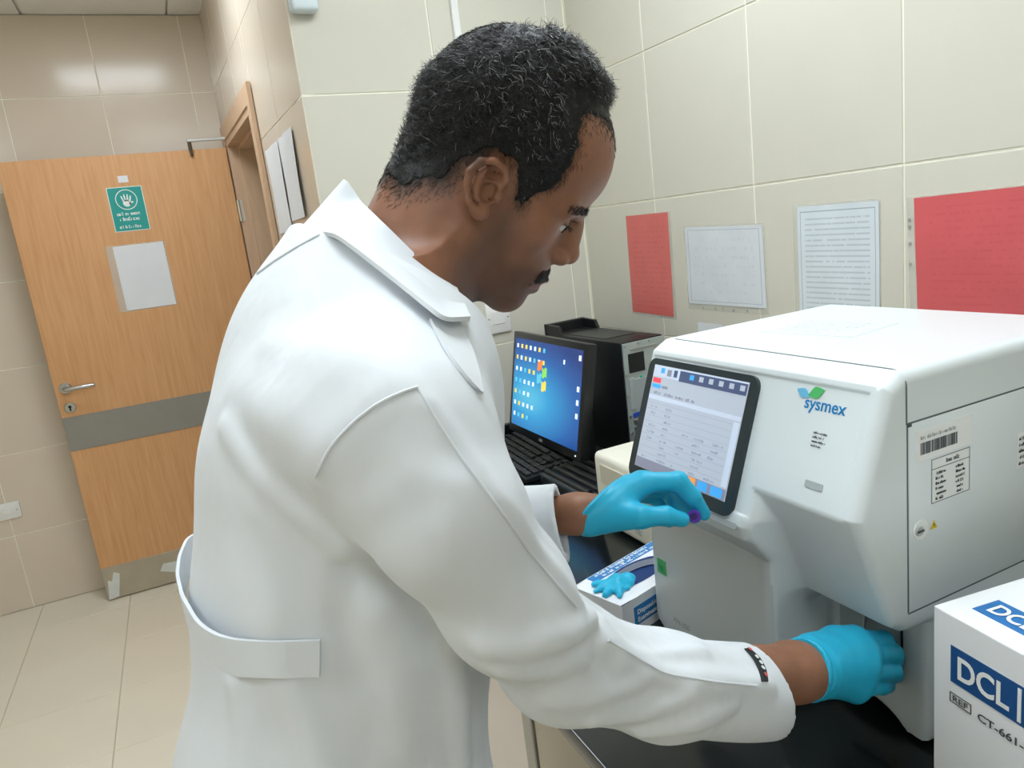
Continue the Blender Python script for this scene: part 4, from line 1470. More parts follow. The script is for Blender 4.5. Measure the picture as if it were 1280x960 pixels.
def f_ear(q):
    """q with y made positive outward"""
    r = q - EC
    u = r @ EU / 0.80; v = r @ EV / 1.02; w = r @ EW
    c = np.stack([v, u, w], 1)
    hel = [(0.010, 0.004, 0.003), (0.0125, 0.016, 0.005), (0.008, 0.027, 0.008), (-0.003, 0.0325, 0.011), (-0.0145, 0.0285, 0.013), (-0.0215, 0.015, 0.0145), (-0.0205, -0.002, 0.0135), (-0.0150, -0.017, 0.011), (-0.007, -0.026, 0.008)]
    d = d_chain(c, hel, [0.0034, 0.0036, 0.0038, 0.004, 0.004, 0.0038, 0.0034, 0.0032, 0.004], 0.002)
    bowl = d_ell(c, (-0.005, 0.003, 0.003), (0.0175, 0.028, 0.0055))
    d = smin(d, bowl, 0.003)
    anti = d_chain(c, [(-0.006, 0.022, 0.009), (-0.0115, 0.012, 0.0115), (-0.0120, 0.0, 0.0115), (-0.008, -0.013, 0.010)], [0.003, 0.0034, 0.0034, 0.003], 0.002)
    d = smin(d, anti, 0.002)
    d = smin(d, d_ell(c, (-0.001, -0.027, 0.006), (0.0085, 0.0095, 0.005)), 0.004)
    d = smax(d, -d_ell(c, (0.0010, -0.003, 0.0100), (0.0088, 0.0125, 0.0140)), 0.0015)
    d = smax(d, -d_ell(c, (0.001, 0.0175, 0.0110), (0.0082, 0.0085, 0.0095)), 0.0015)
    d = smin(d, d_ell(c, (0.0105, -0.004, 0.007), (0.0045, 0.007, 0.0045)), 0.003)
    d = smin(d, d_ell(c, (-0.002, 0.0, -0.008), (0.012, 0.022, 0.010)), 0.005)
    return d


def f_skull(q):
    ya = np.abs(q[:, 1])
    s = np.stack([q[:, 0], ya, q[:, 2]], 1)
    d = d_ell(q, (-0.008, 0, 0.046), (0.094, 0.0745, 0.084))
    d = smin(d, d_ell(q, (-0.031, 0, 0.060), (0.070, 0.067, 0.075)), 0.02)
    d = smin(d, d_ell(q, (0.038, 0, 0.050), (0.056, 0.060, 0.054)), 0.03)
    d = smin(d, d_ell(q, (0.030, 0, -0.032), (0.057, 0.055, 0.072)), 0.03)
    d = smin(d, d_sphere(s, (0.050, 0.042, -0.014), 0.020), 0.025)
    d = smin(d, d_ell(q, (0.064, 0, -0.058), (0.029, 0.030, 0.030)), 0.02)
    d = smin(d, d_cap(s, (-0.008, 0.053, -0.008), (-0.004, 0.052, -0.060), 0.016), 0.022)
    d = smin(d, d_cap(s, (-0.004, 0.051, -0.062), (0.062, 0.012, -0.097), 0.015, 0.014), 0.022)
    d = smin(d, d_ell(q, (0.028, 0, -0.074), (0.046, 0.044, 0.034)), 0.02)
    d = smin(d, d_ell(q, (0.069, 0, -0.096), (0.018, 0.020, 0.0165)), 0.018)
    # brow, eye socket
    d = smin(d, d_cap(s, (0.085, 0.010, 0.015), (0.069, 0.046, 0.016), 0.0085), 0.012)
    d = smax(d, -d_ell(s, (0.090, 0.033, -0.002), (0.014, 0.019, 0.0100)), 0.010)
    lid = d_sphere(s, (0.0685, 0.0315, -0.002), 0.0139)
    lid = smax(lid, -d_cap(s, (0.087, 0.018, -0.0045), (0.070, 0.050, -0.0030), 0.0042), 0.0012)
    d = smin(d, lid, 0.004)
    # nose
    d = smin(d, d_cap(q, (0.082, 0, 0.013), (0.1040, 0, -0.0235), 0.0068, 0.0085), 0.010)
    d = smin(d, d_ell(q, (0.084, 0, -0.012), (0.022, 0.0115, 0.030)), 0.008)
    d = smin(d, d_sphere(q, (0.1045, 0, -0.0265), 0.0098), 0.006)
    d = smin(d, d_ell(s, (0.0935, 0.0118, -0.0330), (0.0118, 0.0072, 0.0080)), 0.005)
    d = smax(d, -d_ell(s, (0.099, 0.0068, -0.0405), (0.006, 0.0032, 0.004)), 0.002)
    # mouth
    d = smin(d, d_cap(s, (0.0925, 0.0, -0.0625), (0.076, 0.024, -0.0695), 0.0058, 0.0038), 0.007)
    d = smin(d, d_cap(s, (0.0900, 0.0, -0.0755), (0.076, 0.022, -0.0720), 0.0062, 0.0038), 0.006)
    d = smax(d, -d_cap(s, (0.1010, 0.0, -0.0690), (0.078, 0.027, -0.0705), 0.0014), 0.003)
    return d


def f_head(q):
    d = f_skull(q)
    s = np.stack([q[:, 0], np.abs(q[:, 1]), q[:, 2]], 1)
    return smin(d, f_ear(s), 0.004)


# body landmarks, in room coordinates
NB = np.array([0.205, 0.712, 1.512])                       # base of the neck
SHR, SHL = np.array([0.135, 0.515, 1.420]), np.array([0.185, 0.905, 1.425])
ELR, ELL = P(702, 820, 0.635), np.array([0.205, 0.955, 1.165])
WRR, WRL = P(992, 840, 0.835), P(722, 642, 0.935)
SECT = np.array([  # z, centre x, centre y, half depth, half width
    (0.50, 0.050, 0.715, 0.195, 0.255), (0.80, 0.050, 0.715, 0.182, 0.235), (1.00, 0.048, 0.715, 0.160, 0.210), (1.10, 0.070, 0.715, 0.152, 0.200),
    (1.20, 0.098, 0.712, 0.145, 0.192), (1.30, 0.118, 0.712, 0.146, 0.192), (1.40, 0.138, 0.712, 0.143, 0.190), (1.46, 0.146, 0.712, 0.128, 0.178),
    (1.50, 0.156, 0.712, 0.112, 0.150), (1.54, 0.170, 0.712, 0.098, 0.112), (1.58, 0.190, 0.712, 0.080, 0.082), (1.64, 0.215, 0.712, 0.055, 0.060)])


_z = np.linspace(0.3, 1.84, 309)
_ker = np.exp(-0.5 * (np.arange(-12, 13) / 5.0) ** 2); _ker /= _ker.sum()
_tab = [np.convolve(np.pad(np.interp(_z, SECT[:, 0], SECT[:, k]), 12, mode='edge'), _ker, 'valid') for k in range(1, 5)]


def f_torso(p, grow=0.0, z0=0.5, z1=1.60):
    z = np.clip(p[:, 2], 0.5, 1.64)
    v = [np.interp(z, _z, t_) for t_ in _tab]
    a = v[2] + grow; b = v[3] + grow
    dx = p[:, 0] - v[0]; dy = p[:, 1] - v[1]
    c_, s_ = math.cos(math.radians(-6)), math.sin(math.radians(-6))
    dx, dy = dx * c_ + dy * s_, -dx * s_ + dy * c_
    n = 2.3
    k0 = ((np.abs(dx) / a) ** n + (np.abs(dy) / b) ** n) ** (1 / n)
    r = np.hypot(dx, dy)
    d = (k0 - 1) * r / np.maximum(k0, 1e-6)
    d = d * 0.9
    return np.maximum(np.maximum(d, z0 - p[:, 2]), p[:, 2] - z1)


NK0 = from_head((-0.044, 0, -0.020))


def f_neck(p):
    return smin(d_cap(p, NK0, NB, 0.056, 0.060), d_cap(p, from_head((0.0, 0, -0.06)), NB + np.array([0.012, 0, -0.01]), 0.045, 0.05), 0.02)


def f_body(p):
    d = f_neck(p)
    q = to_head(p)
    hd = np.linalg.norm(q, axis=1) - 0.10
    m = hd < 0.10
    if m.any(): hd[m] = f_head(q[m])
    d = smin(d, hd, 0.022)
    d = smin(d, f_torso(p, -0.024, 1.05, 1.54), 0.03)
    d = smin(d, d_chain(p, [SHR, ELR, P(850, 850, 0.715), WRR, P(1020, 838, 0.85)], [0.042, 0.034, 0.033, 0.0300, 0.0285], 0.02), 0.03)
    d = smin(d, d_chain(p, [SHL, ELL, WRL, P(745, 640, 0.937)], [0.052, 0.038, 0.0225, 0.022], 0.02), 0.03)
    return d


man = empty('person', (0.08, 0.71, 0.0))
props(man, 'man in a white lab coat and blue gloves leaning towards the analyser', 'person')

# hair outline seen from the side, from temple round to nape
HAIR_PX = [(652, 262), (664, 246), (697, 232), (716, 205), (724, 184), (728, 160), (731, 140), (738, 120), (752, 112), (768, 120), (790, 110), (800, 60), (760, -20), (640, -40), (500, 20), (470, 120),
           (472, 218), (503, 234), (530, 222), (552, 226), (575, 200), (590, 196), (600, 190), (622, 186), (640, 198), (648, 215), (644, 250)]
HAIR_POLY = [head_px(*q) for q in HAIR_PX]
BEARD_PX = [(652, 262), (640, 300), (640, 330), (690, 345), (700, 400), (560, 420), (540, 360), (590, 300), (612, 275), (640, 250)]
BEARD_POLY = [head_px(*q) for q in BEARD_PX]


def hair_sd(q):
    fwd = 0.040 * np.clip(1 - (np.abs(q[:, 1]) / 0.055) ** 2, 0, 1) * np.clip((q[:, 2] - 0.05) / 0.03, 0, 1)
    return d_poly(q[:, 0] - fwd, q[:, 2], HAIR_POLY)


def sstep(a, b, x):
    t = np.clip((x - a) / (b - a), 0, 1)
    return t * t * (3 - 2 * t)


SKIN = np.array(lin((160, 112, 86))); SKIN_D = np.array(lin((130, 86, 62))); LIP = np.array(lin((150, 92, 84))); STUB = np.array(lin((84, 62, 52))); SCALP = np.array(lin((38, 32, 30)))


def skin_color(p):
    q = to_head(p)
    c = np.repeat(SKIN[None], len(p), 0)
    def mixc(w, col):
        return c * (1 - w[:, None]) + col[None] * w[:, None]
    n = np.sin(p[:, 0] * 60) * np.sin(p[:, 1] * 70 + 1) * np.sin(p[:, 2] * 65)
    c = mixc(np.clip(0.25 + 0.2 * n, 0, 1), SKIN_D)
    hd = np.linalg.norm(q, axis=1) < 0.19
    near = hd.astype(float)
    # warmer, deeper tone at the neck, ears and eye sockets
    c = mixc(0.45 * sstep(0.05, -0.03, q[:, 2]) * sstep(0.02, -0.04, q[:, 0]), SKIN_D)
    b = d_poly(q[:, 0], q[:, 2], BEARD_POLY)
    c = mixc(near * 0.66 * sstep(0.014, -0.016, b), STUB)
    ya = np.abs(q[:, 1])
    lipm = sstep(0.0085, 0.004, np.abs(q[:, 2] + 0.069)) * sstep(0.026, 0.020, ya) * sstep(0.079, 0.084, q[:, 0])
    c = mixc(near * 0.6 * lipm, LIP)
    h = hair_sd(q)
    c = mixc(near * np.where(q[:, 0] < -0.02, 0.95 * sstep(0.022, -0.006, h), sstep(0.006, -0.012, h)), SCALP)
    eb = sstep(0.005, 0.0, np.abs(q[:, 2] - (0.0180 + 0.002 * np.sin(ya * 70)))) * sstep(0.008, 0.012, ya) * sstep(0.05, 0.044, ya) * sstep(0.06, 0.068, q[:, 0])
    c = mixc(near * 0.8 * eb, SCALP)
    return c


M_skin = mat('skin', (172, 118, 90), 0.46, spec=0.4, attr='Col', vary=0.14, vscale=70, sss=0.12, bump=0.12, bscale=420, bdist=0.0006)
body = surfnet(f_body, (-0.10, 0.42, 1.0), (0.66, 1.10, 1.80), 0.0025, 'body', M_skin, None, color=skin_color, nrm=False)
adopt(body, man)

# eyes
M_eye = mat('eye_white', (222, 214, 206), 0.15)
M_iris = mat('iris_dark', (40, 26, 20), 0.1)
for sy_ in (-1, 1):
    c_ = from_head((0.0685, 0.0315 * sy_, -0.002))
    dirv = HR @ np.array([0.93, 0.0, -0.37])
    bm = bmesh.new()
    bmesh.ops.create_uvsphere(bm, u_segments=20, v_segments=14, radius=0.0124)
    for v in bm.verts: v.co += Vector(c_)
    me = bpy.data.meshes.new('eyeball'); bm.to_mesh(me); bm.free(); me.materials.append(M_eye)
    me.polygons.foreach_set('use_smooth', [True] * len(me.polygons))
    eb = adopt(link('eyeball', me), man)
    adopt(MB().cyl(c_ + dirv * 0.0118, dirv, 0.0056, 0.0016, 16).build('iris', M_iris, None, True), eb)

# ------------------------------------------------------------------ hair
HC1, HC2, HC3 = np.array(lin((13, 12, 12))), np.array(lin((38, 35, 34))), np.array(lin((150, 152, 154)))


def f_hair(p):
    q = to_head(p)
    h = hair_sd(q)
    top = sstep(-0.01, 0.09, q[:, 2] + 0.25 * q[:, 0])
    t = (0.0010 + 0.0150 * sstep(-0.004, np.where(q[:, 0] < -0.03, -0.06, -0.032), h) * (0.35 + 0.65 * top))
    curl = np.sin(q[:, 0] * 520 + 3 * np.sin(q[:, 2] * 210)) * np.sin(q[:, 1] * 480 + 2 * np.sin(q[:, 0] * 260)) * np.sin(q[:, 2] * 560 + 2 * np.sin(q[:, 1] * 240))
    curl = curl + 0.7 * np.sin(q[:, 0] * 240 + 1) * np.sin(q[:, 2] * 260 + 4 * q[:, 1] * 40)
    d = smin(f_skull(q), f_neck(p), 0.022) - t - 0.0016 * curl * sstep(-0.004, -0.02, h)
    return smax(d, h + 0.0022 * curl, 0.003)


M_hair = mat('hair', (24, 22, 22), 0.5, spec=0.35, attr='Col', bump=0.5, bscale=700, bdist=0.002)
hair = surfnet(f_hair, HP - 0.19, HP + 0.19, 0.0026, 'hair', M_hair, None, slack=1.9, nrm=False,
               color=lambda p: np.repeat(HC1[None], len(p), 0))


def strand_mesh(name, roots, dirs, nrms, lens, rad, cols, bend, m, parent, seed=1, segs=3):
    r_ = np.random.RandomState(seed)
    n = len(roots)
    V = []; C = []
    p = roots.copy(); d = dirs / np.maximum(np.linalg.norm(dirs, axis=1), 1e-9)[:, None]
    side = np.cross(d, nrms); side /= np.maximum(np.linalg.norm(side, axis=1), 1e-9)[:, None]
    bs = bend * r_.uniform(-1, 1, n); bn = bend * r_.uniform(-0.9, 0.5, n)
    pts = []
    for k in range(segs + 1):
        pts.append(p.copy())
        p = p + d * (lens / segs)[:, None]
        d = d + side * (bs / segs)[:, None] + nrms * (bn / segs)[:, None]
        d /= np.linalg.norm(d, axis=1)[:, None]
    rings = []
    for k in range(segs + 1):
        rr = rad * (1 - 0.75 * k / segs)
        for a in range(3):
            ang = 2 * math.pi * a / 3
            rings.append(pts[k] + (side * math.cos(ang) + nrms * math.sin(ang)) * rr)
    V = np.stack(rings, 1).reshape(-1, 3)
    base = np.arange(n)[:, None] * (3 * (segs + 1))
    F = []
    for k in range(segs):
        for a in range(3):
            b = (a + 1) % 3
            F.append(np.stack([base[:, 0] + 3 * k + a, base[:, 0] + 3 * k + b, base[:, 0] + 3 * k + 3 + b, base[:, 0] + 3 * k + 3 + a], 1))
    F = np.concatenate(F).astype(np.int32)
    me = bpy.data.meshes.new(name)
    me.vertices.add(len(V)); me.vertices.foreach_set('co', V.ravel())
    me.loops.add(F.size); me.loops.foreach_set('vertex_index', F.ravel())
    me.polygons.add(len(F)); me.polygons.foreach_set('loop_start', np.arange(0, F.size, 4, dtype=np.int32))
    me.update(calc_edges=True)
    ca = me.color_attributes.new('Col', 'FLOAT_COLOR', 'POINT')
    cc = np.repeat(cols, 3 * (segs + 1), 0)
    ca.data.foreach_set('color', np.concatenate([cc, np.ones((len(cc), 1))], 1).astype(np.float32).ravel())
    me.materials.append(m)
    return link(name, me, parent)


def sample(obj, n, seed, weight=None):
    me = obj.data
    co = np.zeros(len(me.vertices) * 3); me.vertices.foreach_get('co', co); co = co.reshape(-1, 3)
    r_ = np.random.RandomState(seed)
    w = np.ones(len(co)) if weight is None else weight(co)
    return co[r_.choice(len(co), n, p=w / w.sum())] + r_.uniform(-0.0012, 0.0012, (n, 3)), r_


def grad_of(fn, p, e=0.0015):
    g = np.stack([fn(p + e * np.eye(3)[a]) - fn(p - e * np.eye(3)[a]) for a in range(3)], 1)
    return g / np.maximum(np.linalg.norm(g, axis=1), 1e-9)[:, None]


roots, r_ = sample(hair, 17000, 5, lambda c: 0.25 + sstep(0.0, -0.03, hair_sd(to_head(c))))
qn = to_head(roots)
nr = grad_of(lambda p: f_skull(to_head(p)), roots)
fl_ = np.stack([0.75 - 2.0 * (qn[:, 0] < -0.06), 0.25 * np.sign(qn[:, 1]), -0.35 - 4.0 * np.clip(-qn[:, 0] - 0.03, 0, 0.06)], 1) @ HR.T
fl_ += r_.normal(0, 0.65, roots.shape)
dirs = fl_ - (fl_ * nr).sum(1)[:, None] * nr * 0.8 + nr * r_.uniform(0.0, 0.7, len(roots))[:, None]
hs = hair_sd(qn)
lens = r_.uniform(0.005, 0.012, len(roots)) * (0.35 + 0.65 * sstep(0.0, -0.03, hs))
u = r_.uniform(0, 1, len(roots))
pg = 0.04 + 0.10 * sstep(0.02, 0.09, qn[:, 2] + 0.2 * qn[:, 0])
cols = np.where((u < pg)[:, None], HC3, np.where((u < 0.35)[:, None], HC2, HC1))
M_strand = mat('hair_strand', (30, 28, 28), 0.35, spec=0.6, attr='Col')
hair_o = adopt(hair, man)
st = strand_mesh('hair_strands', roots, dirs, nr, lens, 0.00036, cols, 2.2, M_strand, None)
st['kind'] = 'stuff'
adopt(st, hair_o)

# short fading hairs past the outline: nape, sideburn, thin forelock
bco = np.zeros(len(body.data.vertices) * 3); body.data.vertices.foreach_get('co', bco); bco = bco.reshape(-1, 3)
bco = bco[np.linalg.norm(bco - HP, axis=1) < 0.2]
bq = to_head(bco); bh = hair_sd(bq)
reach = np.where(bq[:, 0] < -0.02, 0.024, np.where(bq[:, 2] > 0.05, 0.012, 0.007))
wgt = np.clip(1 - bh / reach, 0, 1) ** 1.5 * (bh > -0.006) * (f_ear(np.stack([bq[:, 0], np.abs(bq[:, 1]), bq[:, 2]], 1)) > 0.004)
r_ = np.random.RandomState(12)
pick = r_.choice(len(bco), 5200, p=wgt / wgt.sum())
fr_ = bco[pick] + r_.uniform(-0.0012, 0.0012, (len(pick), 3)); fq = to_head(fr_)
fn_ = grad_of(lambda p: smin(f_skull(to_head(p)), f_neck(p), 0.022), fr_)
fd = np.stack([np.where(fq[:, 0] < -0.02, -0.2, 0.5), 0 * fq[:, 0], np.full(len(fq), -1.0)], 1) @ HR.T + r_.normal(0, 0.35, fr_.shape)
fd = fd - (fd * fn_).sum(1)[:, None] * fn_ * 0.9 + fn_ * 0.12
fs = strand_mesh('fading_hairs', fr_, fd, fn_, r_.uniform(0.003, 0.0065, len(fr_)), 0.00026, np.repeat(HC1[None], len(fr_), 0), 0.8, M_strand, None, 13)
fs['kind'] = 'stuff'
adopt(fs, hair_o)

# moustache, eyebrows, lashes, stubble
def face_hair(name, n, pick, dirf, ln, rad, seed, col=HC1, bend=0.5):
    r_ = np.random.RandomState(seed)
    q = pick(r_, n)
    p = HP + q @ HR.T
    fn = lambda x: f_skull(to_head(x))
    for it in range(4):
        g = grad_of(fn, p)
        p = p - fn(p)[:, None] * g
    g = grad_of(fn, p)
    q = to_head(p)
    d = dirf(q, r_) @ HR.T
    d = d - 0.8 * (d * g).sum(1)[:, None] * g + 0.25 * g
    o = strand_mesh(name, p, d, g, r_.uniform(ln * 0.6, ln, n), rad, np.repeat(col[None], n, 0), bend, M_strand, None, seed)
    o['kind'] = 'stuff'
    return adopt(o, man)


def must(r_, n):
    y = r_.uniform(-0.026, 0.026, n)
    return np.stack([np.full(n, 0.10) - 0.6 * np.abs(y), y, -0.0525 - 0.16 * np.abs(y) + r_.uniform(-0.0055, 0.0055, n)], 1)


face_hair('moustache', 1500, must, lambda q, r_: np.stack([0.2 + 0 * q[:, 0], np.sign(q[:, 1]) * 0.9, -0.9 + 0 * q[:, 0]], 1) + r_.normal(0, 0.25, q.shape), 0.0075, 0.00045, 3)


def brow(r_, n):
    y = r_.uniform(0.009, 0.056, n) * r_.choice([-1, 1], n)
    return np.stack([0.095 - 0.55 * np.maximum(np.abs(y) - 0.012, 0), y, 0.0180 + 0.002 * np.sin(np.abs(y) * 70) + r_.uniform(-0.0038, 0.0038, n)], 1)


face_hair('eyebrows', 420, brow, lambda q, r_: np.stack([-0.2 + 0 * q[:, 0], np.sign(q[:, 1]) * 0.9, 0.35 + 0 * q[:, 0]], 1) + r_.normal(0, 0.2, q.shape), 0.007, 0.00032, 4, np.array(lin((26, 21, 20))))


def lash(r_, n):
    y = r_.uniform(0.021, 0.046, n) * r_.choice([-1, 1], n)
    return np.stack([0.085 - 0.3 * (np.abs(y) - 0.03), y, np.full(n, 0.0012)], 1)


face_hair('eyelashes', 110, lash, lambda q, r_: np.stack([1.6 + 0 * q[:, 0], np.sign(q[:, 1]) * 0.3, -0.25 + 0 * q[:, 0]], 1), 0.0085, 0.0003, 6, bend=0.8)


# ------------------------------------------------------------------ lab coat
M_coat = mat('coat_cotton', (223, 227, 231), 0.85, spec=0.2, sheen=0.1, bump=0.35, bscale=13, bdist=0.02, stretch=(1.0, 1.0, 0.55))
CUR = P(936, 858, 0.785); CUL = P(702, 652, 0.915)
FAR = P(830, 858, 0.70)
SLR = [SHR + np.array([-0.01, 0.03, 0.005]), P(555, 640, 0.525), P(635, 745, 0.565), ELR, FAR, CUR + (CUR - FAR) * 0.3]
SLRr = [0.078, 0.052, 0.047, 0.047, 0.047, 0.046]
FAL = ELL * 0.45 + CUL * 0.55
SLL = [SHL + np.array([0, -0.02, 0]), ELL, FAL, CUL + (CUL - FAL) * 0.3]
SLLr = [0.080, 0.058, 0.052, 0.048]


def unit(v):
    return v / np.linalg.norm(v)


CDR = unit(P(985, 832, 0.82) - P(900, 868, 0.75)); CDL = unit(WRL - FAL)


NLC = np.array([0.195, 0.712, 1.525]); NLN = unit(np.array([0.60, 0.0, 0.80]))


def f_coat0(p):
    d = f_torso(p, 0.0, 0.52, 1.62)
    # shoulders
    for s_, c_ in ((SHR, NB), (SHL, NB)):
        d = smin(d, d_cap(p, s_ + np.array([0.0, 0, 0.0]), c_ + np.array([-0.035, 0, -0.045]), 0.072, 0.075), 0.05)
    d = smax(d, (p - NLC) @ NLN, 0.006)
    a = d_chain(p, SLR, SLRr, 0.03)
    a = np.maximum(a, (p - CUR) @ CDR)
    b = d_chain(p, SLL, SLLr, 0.03)
    b = np.maximum(b, (p - CUL) @ CDL)
    d = smin(d, a, 0.022)
    d = smin(d, b, 0.022)
    return d


def hit(px, py, fn, d0=0.28, d1=1.6):
    """where the sight line through a photo pixel meets a surface"""
    r = P(px, py, 1.0) - CO
    L = np.linalg.norm(r)
    t = d0
    best = (1e9, None)
    for _ in range(140):
        e = float(fn((CO + r * t)[None])[0])
        if e < best[0]: best = (e, CO + r * t)
        if e < 0.0004: return CO + r * t
        t += max(e, 0.0006) / L * 0.8
        if t > d1: break
    return best[1] if best[0] < 0.03 else None


def hits(pxs, fn):
    out = [hit(x, y, fn) for x, y in pxs]
    return [h for h in out if h is not None]


FOLDS = [  # photo polyline, height, half width
    ([(535, 505), (575, 560), (620, 620), (680, 695), (728, 758)], 0.0045, 0.007),
    ([(752, 800), (800, 833), (850, 848), (900, 853), (956, 856)], 0.011, 0.010),
    ([(610, 806), (670, 802), (715, 790), (738, 772)], 0.013, 0.010),
    ([(755, 775), (768, 800), (772, 830)], 0.006, 0.009),
    ([(290, 535), (318, 578), (350, 615), (386, 647), (430, 684)], 0.011, 0.010),
    ([(300, 480), (340, 520), (400, 570)], 0.006, 0.025),
    ([(394, 596), (412, 562), (437, 534), (469, 508), (516, 490)], 0.003, 0.012),
    ([(450, 640), (520, 600), (580, 600)], 0.003, 0.015),
    ([(340, 430), (420, 440), (480, 470)], 0.005, 0.022),
    ([(330, 620), (400, 700), (470, 760)], 0.006, 0.02),
    ([(690, 872), (750, 868), (800, 852)], 0.008, 0.009),
    ([(740, 898), (800, 893), (860, 868)], 0.008, 0.009),
    ([(800, 915), (860, 908), (915, 880)], 0.008, 0.008),
    ([(630, 835), (680, 838), (730, 822)], 0.007, 0.009),
    ([(775, 800), (790, 815), (830, 818), (880, 812)], 0.004, 0.008),
    ([(290, 860), (300, 910), (305, 959)], 0.006, 0.014),
    ([(360, 860), (385, 910), (400, 959)], 0.006, 0.016),
    ([(480, 760), (500, 840), (505, 930)], 0.006, 0.018),
    ([(560, 800), (575, 880), (580, 959)], 0.006, 0.012),
    ([(440, 720), (430, 780), (450, 850)], -0.004, 0.015),
    ([(330, 650), (335, 720), (340, 780)], 0.004, 0.014),
]
FOLD3 = []
for pl, am, wd in FOLDS:
    h3 = hits(pl, f_coat0)
    if len(h3) > 1: FOLD3.append((np.min(h3, 0) - 2.5 * wd, np.max(h3, 0) + 2.5 * wd, h3, am, wd))

def f_coat(p):
    d = f_coat0(p)
    w = 0.0022 * (np.sin(p[:, 0] * 31 + p[:, 2] * 12) * np.sin(p[:, 1] * 27 + 1.3) + 0.7 * np.sin(p[:, 2] * 38 + p[:, 0] * 22 + p[:, 1] * 17))
    low = 0.008 * sstep(1.15, 0.95, p[:, 2]) * np.sin(np.arctan2(p[:, 1] - 0.71, p[:, 0] - 0.08) * 11 + 0.6)
    d = d - (w + low) * (np.abs(d) < 0.08)
    m = np.abs(d) < 0.06
    if m.any():
        pm = p[m]; dm = d[m]
        for lo_, hi_, h3, am, wd in FOLD3:
            k = np.all((pm > lo_) & (pm < hi_), axis=1)
            if not k.any(): continue
            pk = pm[k]
            e = np.full(len(pk), 1e9)
            for i in range(len(h3) - 1):
                e = np.minimum(e, d_cap(pk, h3[i], h3[i + 1], 0.0))
            dm[k] = dm[k] - am * np.exp(-(e / wd) ** 2)
        d[m] = dm
    # open cuffs
    d = np.maximum(d, -np.maximum(d_cap(p, CUR - unit(CUR - FAR) * 0.05, CUR + unit(CUR - FAR) * 0.05, 0.0395, 0.0395), -1))
    d = np.maximum(d, -d_cap(p, CUL - unit(CUL - FAL) * 0.05, CUL + unit(CUL - FAL) * 0.05, 0.039, 0.039))
    # open skirt
    d = np.maximum(d, -np.maximum(f_torso(p, -0.012, 0.4, 1.7), p[:, 2] - 0.62))
    # neck opening
    d = np.maximum(d, -(f_neck(p) - 0.006))
    return d


coat = surfnet(f_coat, (-0.25, 0.40, 0.48), (0.62, 1.08, 1.62), 0.0036, 'lab_coat', M_coat, None, slack=1.7, nrm=False)
adopt(coat, man)


def on(px, py, fn, lift=0.002):
    h = hit(px, py, fn)
    g = grad_of(fn, h[None], 0.004)[0]
    return h + g * lift


def interp_pts(pts, n):
    pts = np.array(pts); s = np.concatenate([[0], np.cumsum(np.linalg.norm(np.diff(pts, axis=0), axis=1))]); s /= s[-1]
    # Catmull-like smoothing by cubic resample
    t = np.linspace(0, 1, n)
    base = np.stack([np.interp(t, s, pts[:, k]) for k in range(3)], 1)
    for _ in range(3):
        b2 = base.copy(); b2[1:-1] = (base[:-2] + 2 * base[1:-1] + base[2:]) / 4; base = b2
    return base


def ribbon(name, A, B, thick, m, parent, nu=40, nv=6, bulge=0.0):
    A = interp_pts(A, nu + 1); Bq = interp_pts(B, nu + 1)
    def fn(u, v):
        i = min(int(round(u * nu)), nu)
        q = A[i] * (1 - v) + Bq[i] * v
        return q
    mb = MB().grid(fn, nu, nv, thick)
    if bulge:
        pass
    return adopt(mb.build(name, m, None, True), parent)


# collar: near side from the photograph, far side mirrored about the middle of the neck
f_nk = lambda p: np.minimum(f_neck(p), f_coat(p))
topR = [np.array([0.168, 0.712, 1.618])] + [on(x, y, f_neck, 0.012) for x, y in ((462, 262), (486, 292), (512, 322), (536, 346), (553, 360))]
botR = [np.array([0.120, 0.712, 1.574])] + [on(x, y, f_coat, 0.010) for x, y in ((424, 308), (452, 332), (484, 360), (516, 390), (546, 417))]
topR.append(on(557, 362, f_neck, 0.014)); botR.append(on(574, 414, f_coat, 0.012))


def mir(v):
    w = np.array(v); w[1] = 2 * 0.712 - w[1]; return w


TOPC = [mir(v) for v in topR[:0:-1]] + topR
BOTC = [mir(v) for v in botR[:0:-1]] + botR
ribbon('collar', TOPC, BOTC, 0.0035, M_coat, man, 90, 8)
standI = [v + np.array([0, 0, -0.03]) + 0.0 * v for v in TOPC]
ctr = NB + np.array([0.01, 0, 0.04])
ribbon('collar_stand', [v + (ctr - v) * 0.04 for v in TOPC], [v + (ctr - v) * 0.06 + np.array([0, 0, -0.035]) for v in TOPC], 0.003, M_coat, man, 70, 4)

# stitched seams and the near lapel
for pl in ([(394, 596), (412, 560), (437, 532), (469, 506), (500, 491), (522, 484)], [(322, 342), (345, 325), (372, 308), (400, 293)], [(522, 484), (545, 525), (575, 570), (620, 630), (670, 700), (720, 758)],
           [(760, 800), (830, 842), (900, 853), (945, 857)]):
    pq = interp_pts([(x, y, 0) for x, y in pl], 26)
    h3 = [on(x, y, f_coat, 0.0004) for x, y, _ in pq]
    adopt(MB().tube([tuple(v) for v in interp_pts(h3, 80)], 0.0012, 6).build('seam', M_coat, None, True), man)
la = [on(x, y, f_coat, 0.0035) for x, y in ((536, 402), (556, 440), (577, 470), (597, 492))]
lb_ = [on(x, y, f_coat, 0.0045) for x, y in ((568, 402), (586, 440), (594, 470), (598, 493))]
ribbon('lapel', la, lb_, 0.003, M_coat, man, 20, 4)

